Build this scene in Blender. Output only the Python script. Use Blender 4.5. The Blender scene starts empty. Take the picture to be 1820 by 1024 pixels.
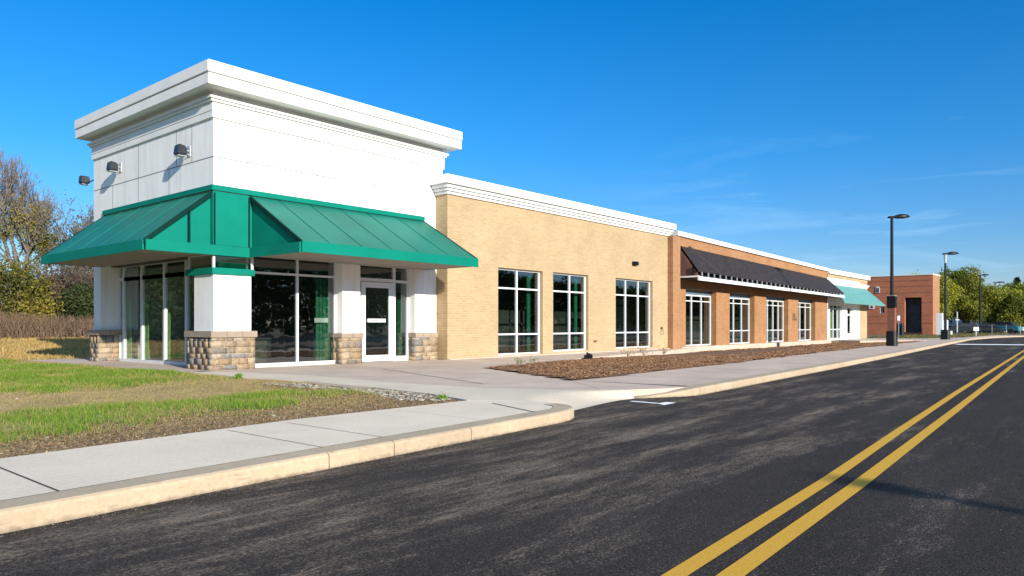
import bpy, bmesh, math, random
import numpy as np
from mathutils import Vector, Matrix
random.seed(7); RNG = np.random.default_rng(7)
scene = bpy.context.scene
COL = scene.collection
R = math.radians

# ------------------------------------------------------------------ materials
def newmat(name):
    m = bpy.data.materials.new(name); m.use_nodes = True
    nt = m.node_tree; b = nt.nodes['Principled BSDF']
    return m, nt, b
def N(nt, t, **kw):
    n = nt.nodes.new(t)
    for k, v in kw.items():
        if k in n.inputs: n.inputs[k].default_value = v
        else: setattr(n, k, v)
    return n
def ramp(nt, pts):
    r = nt.nodes.new('ShaderNodeValToRGB'); e = r.color_ramp.elements
    while len(e) < len(pts): e.new(0.5)
    for i, (p, c) in enumerate(pts):
        e[i].position = p
        e[i].color = (c, c, c, 1) if isinstance(c, (int, float)) else (*c, 1)
    return r
def pos(nt, scale=(1, 1, 1)):
    g = nt.nodes.new('ShaderNodeNewGeometry'); m = nt.nodes.new('ShaderNodeMapping')
    m.inputs['Scale'].default_value = scale
    nt.links.new(g.outputs['Position'], m.inputs['Vector']); return m.outputs[0]
def noise(nt, vec, scale, detail=4, rough=.55):
    n = nt.nodes.new('ShaderNodeTexNoise'); n.inputs['Scale'].default_value = scale
    n.inputs['Detail'].default_value = detail; n.inputs['Roughness'].default_value = rough
    nt.links.new(vec, n.inputs['Vector']); return n.outputs['Fac']
def mixc(nt, f, a, b, mode='MIX'):
    m = nt.nodes.new('ShaderNodeMix'); m.data_type = 'RGBA'; m.blend_type = mode
    for s, v in ((0, f), (6, a), (7, b)):
        if isinstance(v, (int, float)): m.inputs[s].default_value = v
        elif isinstance(v, tuple): m.inputs[s].default_value = (*v, 1)
        else: nt.links.new(v, m.inputs[s])
    return m.outputs[2]
def bump(nt, b, h, strength=.3, dist=.01):
    n = nt.nodes.new('ShaderNodeBump'); n.inputs['Strength'].default_value = strength
    n.inputs['Distance'].default_value = dist
    nt.links.new(h, n.inputs['Height']); nt.links.new(n.outputs[0], b.inputs['Normal'])
def plain(name, c, rough=.5, metal=0, var=.12, scale=3, bmp=0, spec=.5):
    m, nt, b = newmat(name)
    v = pos(nt); n = noise(nt, v, scale, 5)
    lo = tuple(x*(1-var) for x in c); hi = tuple(min(1, x*(1+var)) for x in c)
    r = ramp(nt, [(.3, lo), (.7, hi)]); nt.links.new(n, r.inputs[0])
    nt.links.new(r.outputs[0], b.inputs['Base Color'])
    b.inputs['Roughness'].default_value = rough; b.inputs['Metallic'].default_value = metal
    b.inputs['Specular IOR Level'].default_value = spec
    if bmp: bump(nt, b, noise(nt, v, 60, 3), bmp, .004)
    return m
def brick(name, c1, c2, mortar, w=.3, h=.087, off=.0, stain=.15):
    m, nt, b = newmat(name)
    g = nt.nodes.new('ShaderNodeNewGeometry'); s = nt.nodes.new('ShaderNodeSeparateXYZ')
    nt.links.new(g.outputs['Position'], s.inputs[0])
    a = nt.nodes.new('ShaderNodeMath'); a.operation = 'ADD'
    nt.links.new(s.outputs[0], a.inputs[0]); nt.links.new(s.outputs[1], a.inputs[1])
    c = nt.nodes.new('ShaderNodeCombineXYZ'); nt.links.new(a.outputs[0], c.inputs[0]); nt.links.new(s.outputs[2], c.inputs[1])
    t = nt.nodes.new('ShaderNodeTexBrick'); nt.links.new(c.outputs[0], t.inputs['Vector'])
    t.inputs['Scale'].default_value = 1; t.inputs['Brick Width'].default_value = w; t.inputs['Row Height'].default_value = h
    t.inputs['Mortar Size'].default_value = .008; t.inputs['Mortar Smooth'].default_value = .2
    t.inputs['Color1'].default_value = (*c1, 1); t.inputs['Color2'].default_value = (*c2, 1); t.inputs['Mortar'].default_value = (*mortar, 1)
    t.inputs['Bias'].default_value = -.15
    n = noise(nt, g.outputs['Position'], .7, 6, .6)
    r = ramp(nt, [(.3, 1-stain), (.7, 1+stain*.4)]); nt.links.new(n, r.inputs[0])
    n2 = noise(nt, g.outputs['Position'], 9, 3, .6)
    r2 = ramp(nt, [(.35, .93), (.65, 1.04)]); nt.links.new(n2, r2.inputs[0])
    o = mixc(nt, 1.0, t.outputs['Color'], r.outputs[0], 'MULTIPLY')
    o = mixc(nt, 1.0, o, r2.outputs[0], 'MULTIPLY')
    # scattered darker bricks
    b2 = nt.nodes.new('ShaderNodeTexBrick'); nt.links.new(c.outputs[0], b2.inputs['Vector'])
    for k, v in (('Scale', 1), ('Brick Width', w), ('Row Height', h), ('Mortar Size', 0), ('Bias', -.8)): b2.inputs[k].default_value = v
    b2.inputs['Color1'].default_value = (1, 1, 1, 1); b2.inputs['Color2'].default_value = (.62, .55, .5, 1); b2.inputs['Mortar'].default_value = (1, 1, 1, 1)
    o = mixc(nt, .55, o, mixc(nt, 1.0, o, b2.outputs['Color'], 'MULTIPLY'))
    nt.links.new(o, b.inputs['Base Color']); b.inputs['Roughness'].default_value = .85
    inv = nt.nodes.new('ShaderNodeMath'); inv.operation = 'SUBTRACT'; inv.inputs[0].default_value = 1
    nt.links.new(t.outputs['Fac'], inv.inputs[1]); bump(nt, b, inv.outputs[0], .6, .006)
    return m
def attr_mat(name, rough=.8, transl=0, spec=.3, attr='Col'):
    m, nt, b = newmat(name)
    a = nt.nodes.new('ShaderNodeAttribute'); a.attribute_name = attr
    nt.links.new(a.outputs['Color'], b.inputs['Base Color'])
    b.inputs['Roughness'].default_value = rough; b.inputs['Specular IOR Level'].default_value = spec
    if transl:
        t = nt.nodes.new('ShaderNodeBsdfTranslucent'); nt.links.new(a.outputs['Color'], t.inputs[0])
        mx = nt.nodes.new('ShaderNodeMixShader'); mx.inputs[0].default_value = transl
        nt.links.new(b.outputs[0], mx.inputs[1]); nt.links.new(t.outputs[0], mx.inputs[2])
        nt.links.new(mx.outputs[0], nt.nodes['Material Output'].inputs['Surface'])
    return m
def concrete(name, c, var=.12, tint=None):
    m, nt, b = newmat(name); v = pos(nt)
    n = noise(nt, v, .8, 8, .6); n2 = noise(nt, v, 25, 5, .7)
    lo = tuple(x*(1-var*1.4) for x in c); hi = tuple(min(1, x*(1+var*.6)) for x in c)
    r = ramp(nt, [(.3, lo), (.65, hi)]); nt.links.new(n, r.inputs[0])
    r2 = ramp(nt, [(.3, .86), (.7, 1.06)]); nt.links.new(n2, r2.inputs[0])
    o = mixc(nt, 1.0, r.outputs[0], r2.outputs[0], 'MULTIPLY')
    # fine broom lines and small dark spots
    vs = pos(nt, (6, 120, 6)); n3 = noise(nt, vs, 1, 2); r3 = ramp(nt, [(.35, .95), (.65, 1.03)]); nt.links.new(n3, r3.inputs[0])
    o = mixc(nt, 1.0, o, r3.outputs[0], 'MULTIPLY')
    n4 = noise(nt, v, 7, 3, .5); r4 = ramp(nt, [(.68, 0.0), (.76, 1.0)]); nt.links.new(n4, r4.inputs[0])
    mm = nt.nodes.new('ShaderNodeMath'); mm.operation = 'MULTIPLY'; mm.inputs[1].default_value = .35; nt.links.new(r4.outputs[0], mm.inputs[0])
    o = mixc(nt, mm.outputs[0], o, tuple(x*.55 for x in c))
    nt.links.new(o, b.inputs['Base Color']); b.inputs['Roughness'].default_value = .85
    bump(nt, b, n2, .25, .004); return m
def asphalt(name):
    m, nt, b = newmat(name); v = pos(nt)
    fine = noise(nt, v, 130, 2, .7); med = noise(nt, v, 45, 4, .7)
    base = ramp(nt, [(.3, (.015, .0128, .0115)), (.50, (.029, .0245, .022)), (.70, (.13, .108, .09))]); nt.links.new(fine, base.inputs[0])
    big = noise(nt, pos(nt, (.25, 1, 1)), 1.1, 5, .6)
    rb = ramp(nt, [(.3, .85), (.7, 1.15)]); nt.links.new(big, rb.inputs[0])
    o = mixc(nt, 1.0, base.outputs[0], rb.outputs[0], 'MULTIPLY')
    # pale dust drifted in streaks along the road
    mp = nt.nodes.new('ShaderNodeMapping'); mp.inputs['Rotation'].default_value = (0, 0, R(-9)); mp.inputs['Scale'].default_value = (.30, 1.7, 1)
    g = nt.nodes.new('ShaderNodeNewGeometry'); nt.links.new(g.outputs['Position'], mp.inputs['Vector'])
    st = noise(nt, mp.outputs[0], 1.0, 7, .62)
    # more dust on the lane beside the kerb, little on the crown of the road
    s = nt.nodes.new('ShaderNodeSeparateXYZ'); nt.links.new(g.outputs['Position'], s.inputs[0])
    mr = nt.nodes.new('ShaderNodeMapRange'); nt.links.new(s.outputs[1], mr.inputs[0])
    mr.inputs[1].default_value = 2.0; mr.inputs[2].default_value = 3.6; mr.inputs[3].default_value = -.07; mr.inputs[4].default_value = .09
    mr2 = nt.nodes.new('ShaderNodeMapRange'); nt.links.new(s.outputs[0], mr2.inputs[0])
    mr2.inputs[1].default_value = 7; mr2.inputs[2].default_value = 20; mr2.inputs[3].default_value = 0; mr2.inputs[4].default_value = -.07
    ad = nt.nodes.new('ShaderNodeMath'); ad.operation = 'ADD'; nt.links.new(st, ad.inputs[0]); nt.links.new(mr.outputs[0], ad.inputs[1])
    ad2 = nt.nodes.new('ShaderNodeMath'); ad2.operation = 'ADD'; nt.links.new(ad.outputs[0], ad2.inputs[0]); nt.links.new(mr2.outputs[0], ad2.inputs[1])
    # speckle: fine grains show where the drift is thick enough
    grain = noise(nt, pos(nt, (.45, 1, 1)), 75, 3, .8)
    grain2 = noise(nt, pos(nt, (.25, 1, 1)), 9, 4, .7)
    def math_(op, a_, b_):
        q = nt.nodes.new('ShaderNodeMath'); q.operation = op
        for i_, v_ in ((0, a_), (1, b_)):
            if isinstance(v_, (int, float)): q.inputs[i_].default_value = v_
            else: nt.links.new(v_, q.inputs[i_])
        return q.outputs[0]
    tot = math_('ADD', math_('ADD', math_('MULTIPLY', ad2.outputs[0], .92), math_('MULTIPLY', grain, .95)), math_('MULTIPLY', grain2, .45))
    rs = ramp(nt, [(.0, 0.0), (1.0, 1.0)]); mrr = nt.nodes.new('ShaderNodeMapRange'); nt.links.new(tot, mrr.inputs[0])
    mrr.inputs[1].default_value = 1.215; mrr.inputs[2].default_value = 1.52
    o = mixc(nt, mrr.outputs[0], o, (.31, .24, .175))
    sp = nt.nodes.new('ShaderNodeTexVoronoi'); sp.inputs['Scale'].default_value = 9; nt.links.new(v, sp.inputs['Vector'])
    rsp = ramp(nt, [(.035, 1.0), (.06, 0.0)]); nt.links.new(sp.outputs['Distance'], rsp.inputs[0])
    sel = nt.nodes.new('ShaderNodeSeparateColor'); nt.links.new(sp.outputs['Color'], sel.inputs[0])
    rse = ramp(nt, [(.80, 0.0), (.84, 1.0)]); nt.links.new(sel.outputs[0], rse.inputs[0])
    mu2 = nt.nodes.new('ShaderNodeMath'); mu2.operation = 'MULTIPLY'; nt.links.new(rsp.outputs[0], mu2.inputs[0]); nt.links.new(rse.outputs[0], mu2.inputs[1])
    o = mixc(nt, mu2.outputs[0], o, (.42, .38, .32))
    nt.links.new(o, b.inputs['Base Color']); b.inputs['Roughness'].default_value = .85
    b.inputs['Specular IOR Level'].default_value = .10
    bump(nt, b, fine, .7, .008); return m
def glass(name, tint=(.55, .66, .62), refl=.16):
    m = bpy.data.materials.new(name); m.use_nodes = True; nt = m.node_tree; nt.nodes.clear()
    out = nt.nodes.new('ShaderNodeOutputMaterial'); tr = nt.nodes.new('ShaderNodeBsdfTransparent'); tr.inputs[0].default_value = (*tint, 1)
    gl = nt.nodes.new('ShaderNodeBsdfGlossy'); gl.inputs['Roughness'].default_value = 0.01; gl.inputs[0].default_value = (.92, .97, 1, 1)
    lw = nt.nodes.new('ShaderNodeLayerWeight'); lw.inputs[0].default_value = .5
    pw = nt.nodes.new('ShaderNodeMath'); pw.operation = 'POWER'; pw.inputs[1].default_value = 3.6; nt.links.new(lw.outputs['Facing'], pw.inputs[0])
    fr = nt.nodes.new('ShaderNodeMath'); fr.operation = 'MULTIPLY'; fr.inputs[1].default_value = .85; nt.links.new(pw.outputs[0], fr.inputs[0])
    a = nt.nodes.new('ShaderNodeMath'); a.operation = 'ADD'; a.use_clamp = True; a.inputs[1].default_value = refl; nt.links.new(fr.outputs[0], a.inputs[0])
    n = noise(nt, pos(nt), 1.3, 2); bp = nt.nodes.new('ShaderNodeBump'); bp.inputs['Strength'].default_value = .06; bp.inputs['Distance'].default_value = .05
    nt.links.new(n, bp.inputs['Height']); nt.links.new(bp.outputs[0], gl.inputs['Normal'])
    mx = nt.nodes.new('ShaderNodeMixShader'); nt.links.new(a.outputs[0], mx.inputs[0]); nt.links.new(tr.outputs[0], mx.inputs[1]); nt.links.new(gl.outputs[0], mx.inputs[2])
    nt.links.new(mx.outputs[0], out.inputs['Surface']); return m

M = {}
M['white'] = plain('white_render', (.80, .79, .765), .85, var=.05, scale=.9, bmp=.35, spec=.2)
nt = M['white'].node_tree; b = nt.nodes['Principled BSDF']; src = b.inputs['Base Color'].links[0].from_socket
n1 = noise(nt, pos(nt, (5, 5, .35)), 1.0, 5, .65); r1 = ramp(nt, [(.35, .90), (.55, 1.0)]); nt.links.new(n1, r1.inputs[0])
nt.links.new(mixc(nt, 1.0, src, r1.outputs[0], 'MULTIPLY'), b.inputs['Base Color'])
M['trimwhite'] = plain('white_trim', (.72, .72, .70), .7, var=.06, scale=1.4, spec=.2)
M['joint'] = plain('joint_line', (.17, .17, .18), .9)
M['frame'] = plain('white_window_frame', (.64, .66, .67), .35, var=.04, scale=5)
M['bluegrey'] = plain('blue_grey_panel', (.12, .17, .21), .4)
M['green'] = plain('green_awning_metal', (.004, .18, .13), .5, var=.09, scale=1.2, spec=.06)
M['greenslope'] = plain('green_awning_sheet', (.010, .155, .115), .5, var=.14, scale=.8, spec=.12)
M['greendark'] = plain('green_gap_shadow_and_rib', (.002, .026, .022), .8, spec=.1)  # shadow gap under the awning slope painted as dark green; panel ribs share it
M['teal'] = plain('teal_awning_sheet', (.11, .27, .25), .5, var=.08, spec=.2)
M['greenedge'] = plain('green_awning_seam', (.004, .09, .07), .6, spec=.2)
M['soffit'] = plain('beige_soffit', (.27, .24, .20), .8)
M['tan'] = brick('tan_brick', (.395, .28, .145), (.455, .33, .185), (.48, .37, .24))
M['orange'] = brick('orange_brick', (.32, .15, .065), (.38, .20, .09), (.35, .22, .13))
M['brown'] = brick('brown_orange_brick', (.315, .145, .055), (.38, .195, .08), (.36, .22, .12))
M['red'] = brick('red_brick', (.40, .125, .055), (.48, .165, .075), (.34, .18, .11), .4, .12)
M['stone'] = attr_mat('fieldstone', .9)
nt = M['stone'].node_tree; b = nt.nodes['Principled BSDF']; n1 = noise(nt, pos(nt), 16, 6, .7); r1 = ramp(nt, [(.3, .6), (.7, 1.35)]); nt.links.new(n1, r1.inputs[0])
nt.links.new(mixc(nt, 1.0, [n for n in nt.nodes if n.type == 'ATTRIBUTE'][0].outputs['Color'], r1.outputs[0], 'MULTIPLY'), b.inputs['Base Color']); bump(nt, b, n1, .7, .02)
M['mortar'] = plain('stone_mortar', (.46, .38, .28), .95, var=.2, scale=8, bmp=.5)
M['cap'] = concrete('stone_cap', (.33, .26, .20), .15)
M['glass'] = glass('window_glass', (.50, .60, .55), .20)
M['glassleft'] = glass('entrance_glass', (.58, .70, .62), .18)
M['glassbright'] = glass('transom_glass', (.32, .6, .5), .30)
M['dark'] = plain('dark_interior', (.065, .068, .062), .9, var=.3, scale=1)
M['floorin'] = plain('interior_floor', (.13, .115, .10), .5, var=.3)
M['curtain'] = plain('green_curtain', (.03, .20, .11), .8, var=.2, scale=6)
M['limecurtain'] = plain('lime_green_curtain', (.48, .72, .30), .8, var=.15, scale=6)
M['black'] = plain('black_metal', (.006, .007, .010), .4, var=.25, spec=.3)
M['charcoal'] = plain('charcoal_plastic', (.018, .022, .03), .45, var=.2, spec=.6)
M['shingle'] = plain('dark_awning_sheet', (.026, .020, .020), .7, var=.5, scale=5, bmp=.4, spec=.3)
M['rust'] = brick('brown_clad_column', (.20, .075, .04), (.25, .1, .05), (.13, .06, .04), .3, .1)
M['steel'] = plain('galvanised_steel', (.45, .46, .47), .5, .3)
M['walk'] = concrete('sidewalk_concrete', (.76, .635, .485), .07)
M['plaza'] = concrete('plaza_concrete', (.56, .435, .345), .13)
M['band'] = concrete('pale_concrete_band', (.66, .56, .43), .08)
M['kerb'] = concrete('kerb_concrete', (.47, .365, .245), .14)
M['asphalt'] = asphalt('asphalt')
M['crack'] = plain('dark_joint_filler', (.05, .047, .045), .9)
M['yellow'] = plain('yellow_road_paint', (.62, .345, .05), .85, var=.12, scale=70, spec=.08)
nt = M['yellow'].node_tree; b = nt.nodes['Principled BSDF']; src = b.inputs['Base Color'].links[0].from_socket
n1 = noise(nt, pos(nt, (.6, 1, 1)), 28, 6, .8); r1 = ramp(nt, [(.60, 0.0), (.72, .75)]); nt.links.new(n1, r1.inputs[0])
nt.links.new(mixc(nt, r1.outputs[0], src, (.09, .075, .055)), b.inputs['Base Color'])
M['roadwhite'] = plain('white_road_paint', (.85, .84, .81), .9, var=.05, scale=15, spec=.1)
M['trunk'] = plain('bark', (.15, .125, .11), .95, var=.35, scale=6)
M['leaf'] = attr_mat('leaves', .6, .35)
M['grass'] = attr_mat('grass_blades', .7, .35)
M['bits'] = attr_mat('loose_bits', .9)
M['house'] = plain('white_siding', (.75, .76, .76), .7)
M['roofbrown'] = plain('brown_roofing', (.12, .06, .045), .8)
M['tealpaint'] = plain('teal_vehicle_paint', (.05, .20, .25), .3)
M['darkpaint'] = plain('dark_vehicle_paint', (.02, .025, .03), .3)
M['tyre'] = plain('tyre_rubber', (.02, .02, .02), .85)
M['redmark'] = plain('red_lettering', (.5, .05, .04), .6)
M['signwhite'] = plain('white_sign_board', (.8, .8, .78), .5, var=.03)

# ------------------------------------------------------------------ builders
class MB:
    def __init__(s, o=(0, 0, 0)): s.v = []; s.f = []; s.o = o
    def box(s, x0, x1, y0, y1, z0, z1):
        i = len(s.v)
        s.v += [(x0, y0, z0), (x1, y0, z0), (x1, y1, z0), (x0, y1, z0), (x0, y0, z1), (x1, y0, z1), (x1, y1, z1), (x0, y1, z1)]
        s.f += [(i, i+3, i+2, i+1), (i+4, i+5, i+6, i+7), (i, i+1, i+5, i+4), (i+1, i+2, i+6, i+5), (i+2, i+3, i+7, i+6), (i+3, i, i+4, i+7)]
        return s
    def hexa(s, p):
        i = len(s.v); s.v += list(p)
        s.f += [(i, i+3, i+2, i+1), (i+4, i+5, i+6, i+7), (i, i+1, i+5, i+4), (i+1, i+2, i+6, i+5), (i+2, i+3, i+7, i+6), (i+3, i, i+4, i+7)]
        return s
    def prism(s, a, b):                       # two matching rings
        i = len(s.v); n = len(a); s.v += list(a)+list(b)
        s.f += [tuple(range(i, i+n)), tuple(range(i+n, i+2*n))[::-1]]
        for k in range(n): s.f.append((i+k, i+(k+1) % n, i+n+(k+1) % n, i+n+k))
        return s
    def quad(s, *p):
        i = len(s.v); s.v += list(p); s.f.append(tuple(range(i, i+len(p)))); return s
    def tube(s, p0, p1, r0, r1=None, n=10, caps=True):
        r1 = r0 if r1 is None else r1
        p0 = Vector(p0); p1 = Vector(p1); d = (p1-p0).normalized()
        a = d.orthogonal().normalized(); b = d.cross(a)
        i = len(s.v)
        for p, r in ((p0, r0), (p1, r1)):
            for k in range(n):
                t = 2*math.pi*k/n; s.v.append(tuple(p+a*(r*math.cos(t))+b*(r*math.sin(t))))
        for k in range(n): s.f.append((i+k, i+(k+1) % n, i+n+(k+1) % n, i+n+k))
        if caps: s.f += [tuple(range(i, i+n))[::-1], tuple(range(i+n, i+2*n))]
        return s
    def build(s, name, mat, parent=None, bevel=0, smooth=False):
        me = bpy.data.meshes.new(name); o = s.o
        me.from_pydata([(x-o[0], y-o[1], z-o[2]) for x, y, z in s.v], [], s.f)
        bm = bmesh.new(); bm.from_mesh(me); bmesh.ops.recalc_face_normals(bm, faces=bm.faces)
        if bevel: bmesh.ops.bevel(bm, geom=list(bm.edges), offset=bevel, segments=2, affect='EDGES', clamp_overlap=True)
        bm.to_mesh(me); bm.free()
        if smooth:
            for p in me.polygons: p.use_smooth = True
        me.materials.append(M[mat] if isinstance(mat, str) else mat)
        ob = bpy.data.objects.new(name, me); COL.objects.link(ob)
        if parent: ob.parent = parent
        else: ob.location = o
        return ob
def tag(o, label=None, cat=None, group=None, kind=None):
    if label: o['label'] = label
    if cat: o['category'] = cat
    if group: o['group'] = group
    if kind: o['kind'] = kind
    return o
def empty(name, loc, label, cat, group=None):
    o = bpy.data.objects.new(name, None); COL.objects.link(o); o.location = loc; o.empty_display_size = .3
    return tag(o, label, cat, group)
def copy_tree(o, parent=None):
    c = o.copy(); COL.objects.link(c); c.parent = parent
    for ch in [x for x in bpy.data.objects if x.parent == o]: copy_tree(ch, c)
    return c
def np_mesh(name, verts, faces, mat, cols=None, parent=None, point_attr=None):
    me = bpy.data.meshes.new(name); nv = len(verts); nf, k = faces.shape
    me.vertices.add(nv); me.vertices.foreach_set('co', np.asarray(verts, np.float32).ravel())
    me.loops.add(nf*k); me.loops.foreach_set('vertex_index', faces.astype(np.int32).ravel())
    me.polygons.add(nf); me.polygons.foreach_set('loop_start', np.arange(nf, dtype=np.int32)*k)
    me.update(calc_edges=True)
    if cols is not None:
        a = me.attributes.new('Col', 'FLOAT_COLOR', 'FACE')
        a.data.foreach_set('color', np.c_[np.clip(cols, 0, 1), np.ones(nf)].astype(np.float32).ravel())
    if point_attr is not None:
        a = me.attributes.new('Col', 'FLOAT_COLOR', 'POINT')
        a.data.foreach_set('color', np.c_[np.clip(point_attr, 0, 1), np.ones(nv)].astype(np.float32).ravel())
    me.materials.append(M[mat] if isinstance(mat, str) else mat)
    ob = bpy.data.objects.new(name, me); COL.objects.link(ob)
    if parent: ob.parent = parent
    return ob
def PT(axis, c, u, d, z):                     # a point of a wall: u along it, d behind its face
    return (u, c+d, z) if axis == 'y' else (c+d, u, z)
def abox(mb, axis, c, u0, u1, d0, d1, z0, z1):
    if axis == 'y': mb.box(u0, u1, c+d0, c+d1, z0, z1)
    else: mb.box(c+d0, c+d1, u0, u1, z0, z1)
def wall(mb, axis, c, u0, u1, z0, z1, ops=(), t=.3):
    us = sorted({u0, u1, *[q for o in ops for q in o[:2]]}); zs = sorted({z0, z1, *[q for o in ops for q in o[2:]]})
    us = [u for u in us if u0 <= u <= u1]; zs = [z for z in zs if z0 <= z <= z1]
    def solid(i, j):
        if not (0 <= i < len(us)-1 and 0 <= j < len(zs)-1): return False
        cu = (us[i]+us[i+1])/2; cz = (zs[j]+zs[j+1])/2
        return not any(a < cu < b and e < cz < f for a, b, e, f in ops)
    for i in range(len(us)-1):
        for j in range(len(zs)-1):
            if not solid(i, j): continue
            a, b, e, f = us[i], us[i+1], zs[j], zs[j+1]
            P = lambda u, d, z: PT(axis, c, u, d, z)
            mb.quad(P(a, 0, e), P(b, 0, e), P(b, 0, f), P(a, 0, f)); mb.quad(P(a, t, e), P(a, t, f), P(b, t, f), P(b, t, e))
            if not solid(i-1, j): mb.quad(P(a, 0, e), P(a, 0, f), P(a, t, f), P(a, t, e))
            if not solid(i+1, j): mb.quad(P(b, 0, e), P(b, t, e), P(b, t, f), P(b, 0, f))
            if not solid(i, j-1): mb.quad(P(a, 0, e), P(a, t, e), P(b, t, e), P(b, 0, e))
            if not solid(i, j+1): mb.quad(P(a, 0, f), P(b, 0, f), P(b, t, f), P(a, t, f))
    return mb
def window(parent, o, axis, c, u0, u1, z0, z1, us=(), zs=(), fw=.07, dep=.09, gl='glass', bottom=None, name='window', fmat='frame', mw=None):
    """frame with mullions at us and transoms at zs; its panes are one sub-part"""
    mb = MB(o); mw = mw or fw; bt = bottom or fw
    abox(mb, axis, c, u0, u0+fw, 0, dep, z0, z1); abox(mb, axis, c, u1-fw, u1, 0, dep, z0, z1)
    abox(mb, axis, c, u0+fw, u1-fw, 0, dep, z0, z0+bt); abox(mb, axis, c, u0+fw, u1-fw, 0, dep, z1-fw, z1)
    lo = [u0+fw]+[u+mw/2 for u in us]; hi = [u-mw/2 for u in us]+[u1-fw]
    for u in us: abox(mb, axis, c, u-mw/2, u+mw/2, 0, dep, z0+bt, z1-fw)
    for z in zs:
        for a, b in zip(lo, hi): abox(mb, axis, c, a, b, 0.003, dep-.003, z-mw/2, z+mw/2)
    f = mb.build(name, fmat, parent)
    g = MB(o).quad(PT(axis, c, u0+.02, dep*.55, z0+.02), PT(axis, c, u1-.02, dep*.55, z0+.02), PT(axis, c, u1-.02, dep*.55, z1-.02), PT(axis, c, u0+.02, dep*.55, z1-.02))
    g.build('pane', gl, f)
    return f
def stone_base(parent, o, x0, x1, y0, y1, h, seed, capo=.09, caph=.17, capz=None, label=None):
    rnd = random.Random(seed)
    b = MB(o).box(x0+.006, x1-.006, y0+.006, y1-.006, -.02, h-.003).build('stone_base', 'mortar', parent)
    vs = []; fs = []; cs = []
    pal = [(.33, .235, .14), (.29, .215, .14), (.36, .27, .165), (.25, .195, .14), (.38, .30, .20), (.19, .165, .14), (.31, .21, .125), (.21, .195, .175), (.36, .30, .22)]
    z = .0
    while z < h-.03:
        rh = min(rnd.choice([.13, .17, .22]), h-z)
        if h-z-rh < .07: rh = h-z
        for face in range(4):
            a0, a1 = (x0, x1) if face % 2 == 0 else (y0, y1)
            a = a0
            while a < a1-.02:
                w = rnd.uniform(.18, .46)
                if a1-a-w < .12: w = a1-a
                g = .0045; d = rnd.uniform(.001, .006)
                col = rnd.choice(pal); k = rnd.uniform(.88, 1.12)
                u0, u1, e, f = a+g, a+w-g, z+g, z+rh-g
                j = lambda q: q+rnd.uniform(-.006, .006)
                if face == 0: ring = [(j(u0), y0-d, j(e)), (j(u1), y0-d, j(e)), (j(u1), y0-d, j(f)), (j(u0), y0-d, j(f))]; back = [(u0, y0+.03, e), (u1, y0+.03, e), (u1, y0+.03, f), (u0, y0+.03, f)]
                elif face == 2: ring = [(u0, y1+d, e), (u1, y1+d, e), (u1, y1+d, f), (u0, y1+d, f)]; back = [(p[0], y1-.03, p[2]) for p in ring]
                elif face == 1: ring = [(x0-d, j(u0), j(e)), (x0-d, j(u1), j(e)), (x0-d, j(u1), j(f)), (x0-d, j(u0), j(f))]; back = [(x0+.03, p[1], p[2]) for p in ring]
                else: ring = [(x1+d, u0, e), (x1+d, u1, e), (x1+d, u1, f), (x1+d, u0, f)]; back = [(x1-.03, p[1], p[2]) for p in ring]
                i = len(vs); vs += ring+back
                nf = [(i, i+1, i+2, i+3)]+[(i+q, i+4+q, i+4+(q+1) % 4, i+(q+1) % 4) for q in range(4)]
                fs += nf; cs += [tuple(c*k*q for c, q in zip(col, (.97, .98, 1.02)))]*5
                a += w
        z += rh
    v = np.array(vs)-np.array(o)
    np_mesh('stonework', v, np.array(fs), 'stone', np.array(cs), b)
    m = MB(o)
    x = x0-capo; n = max(1, round((x1-x0+2*capo)/.42)); st = (x1-x0+2*capo)/n
    for k in range(n): m.box(x0-capo+k*st+.004, x0-capo+(k+1)*st-.004, y0-capo, y1+capo, h, h+caph)
    m.build('stone_cap', 'cap', b, bevel=.008)
    return b

# ------------------------------------------------------------------ world, sun, camera
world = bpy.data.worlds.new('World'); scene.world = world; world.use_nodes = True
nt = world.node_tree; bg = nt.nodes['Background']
SUN_EL = R(17.8); LDIR = R(75.5)              # light travels towards this heading
sky = nt.nodes.new('ShaderNodeTexSky'); sky.sky_type = 'NISHITA'; sky.sun_disc = False
sky.sun_elevation = SUN_EL
hs = LDIR+math.pi                              # heading of the sun, from +X towards +Y
sky.sun_rotation = (math.pi/2-hs) % (2*math.pi)
sky.air_density = 1.0; sky.dust_density = .2; sky.ozone_density = 3.0
tc = nt.nodes.new('ShaderNodeTexCoord'); mp = nt.nodes.new('ShaderNodeMapping')
mp.inputs['Rotation'].default_value = (0, 0, R(-12)); mp.inputs['Scale'].default_value = (1.6, 1.6, 11)
nt.links.new(tc.outputs['Generated'], mp.inputs['Vector'])
cn = nt.nodes.new('ShaderNodeTexNoise'); cn.inputs['Scale'].default_value = 2.1; cn.inputs['Detail'].default_value = 7; cn.inputs['Roughness'].default_value = .62; cn.inputs['Distortion'].default_value = .5
nt.links.new(mp.outputs[0], cn.inputs['Vector'])
cr = ramp(nt, [(.54, 0.0), (.80, 1.0)]); nt.links.new(cn.outputs['Fac'], cr.inputs[0])
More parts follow.
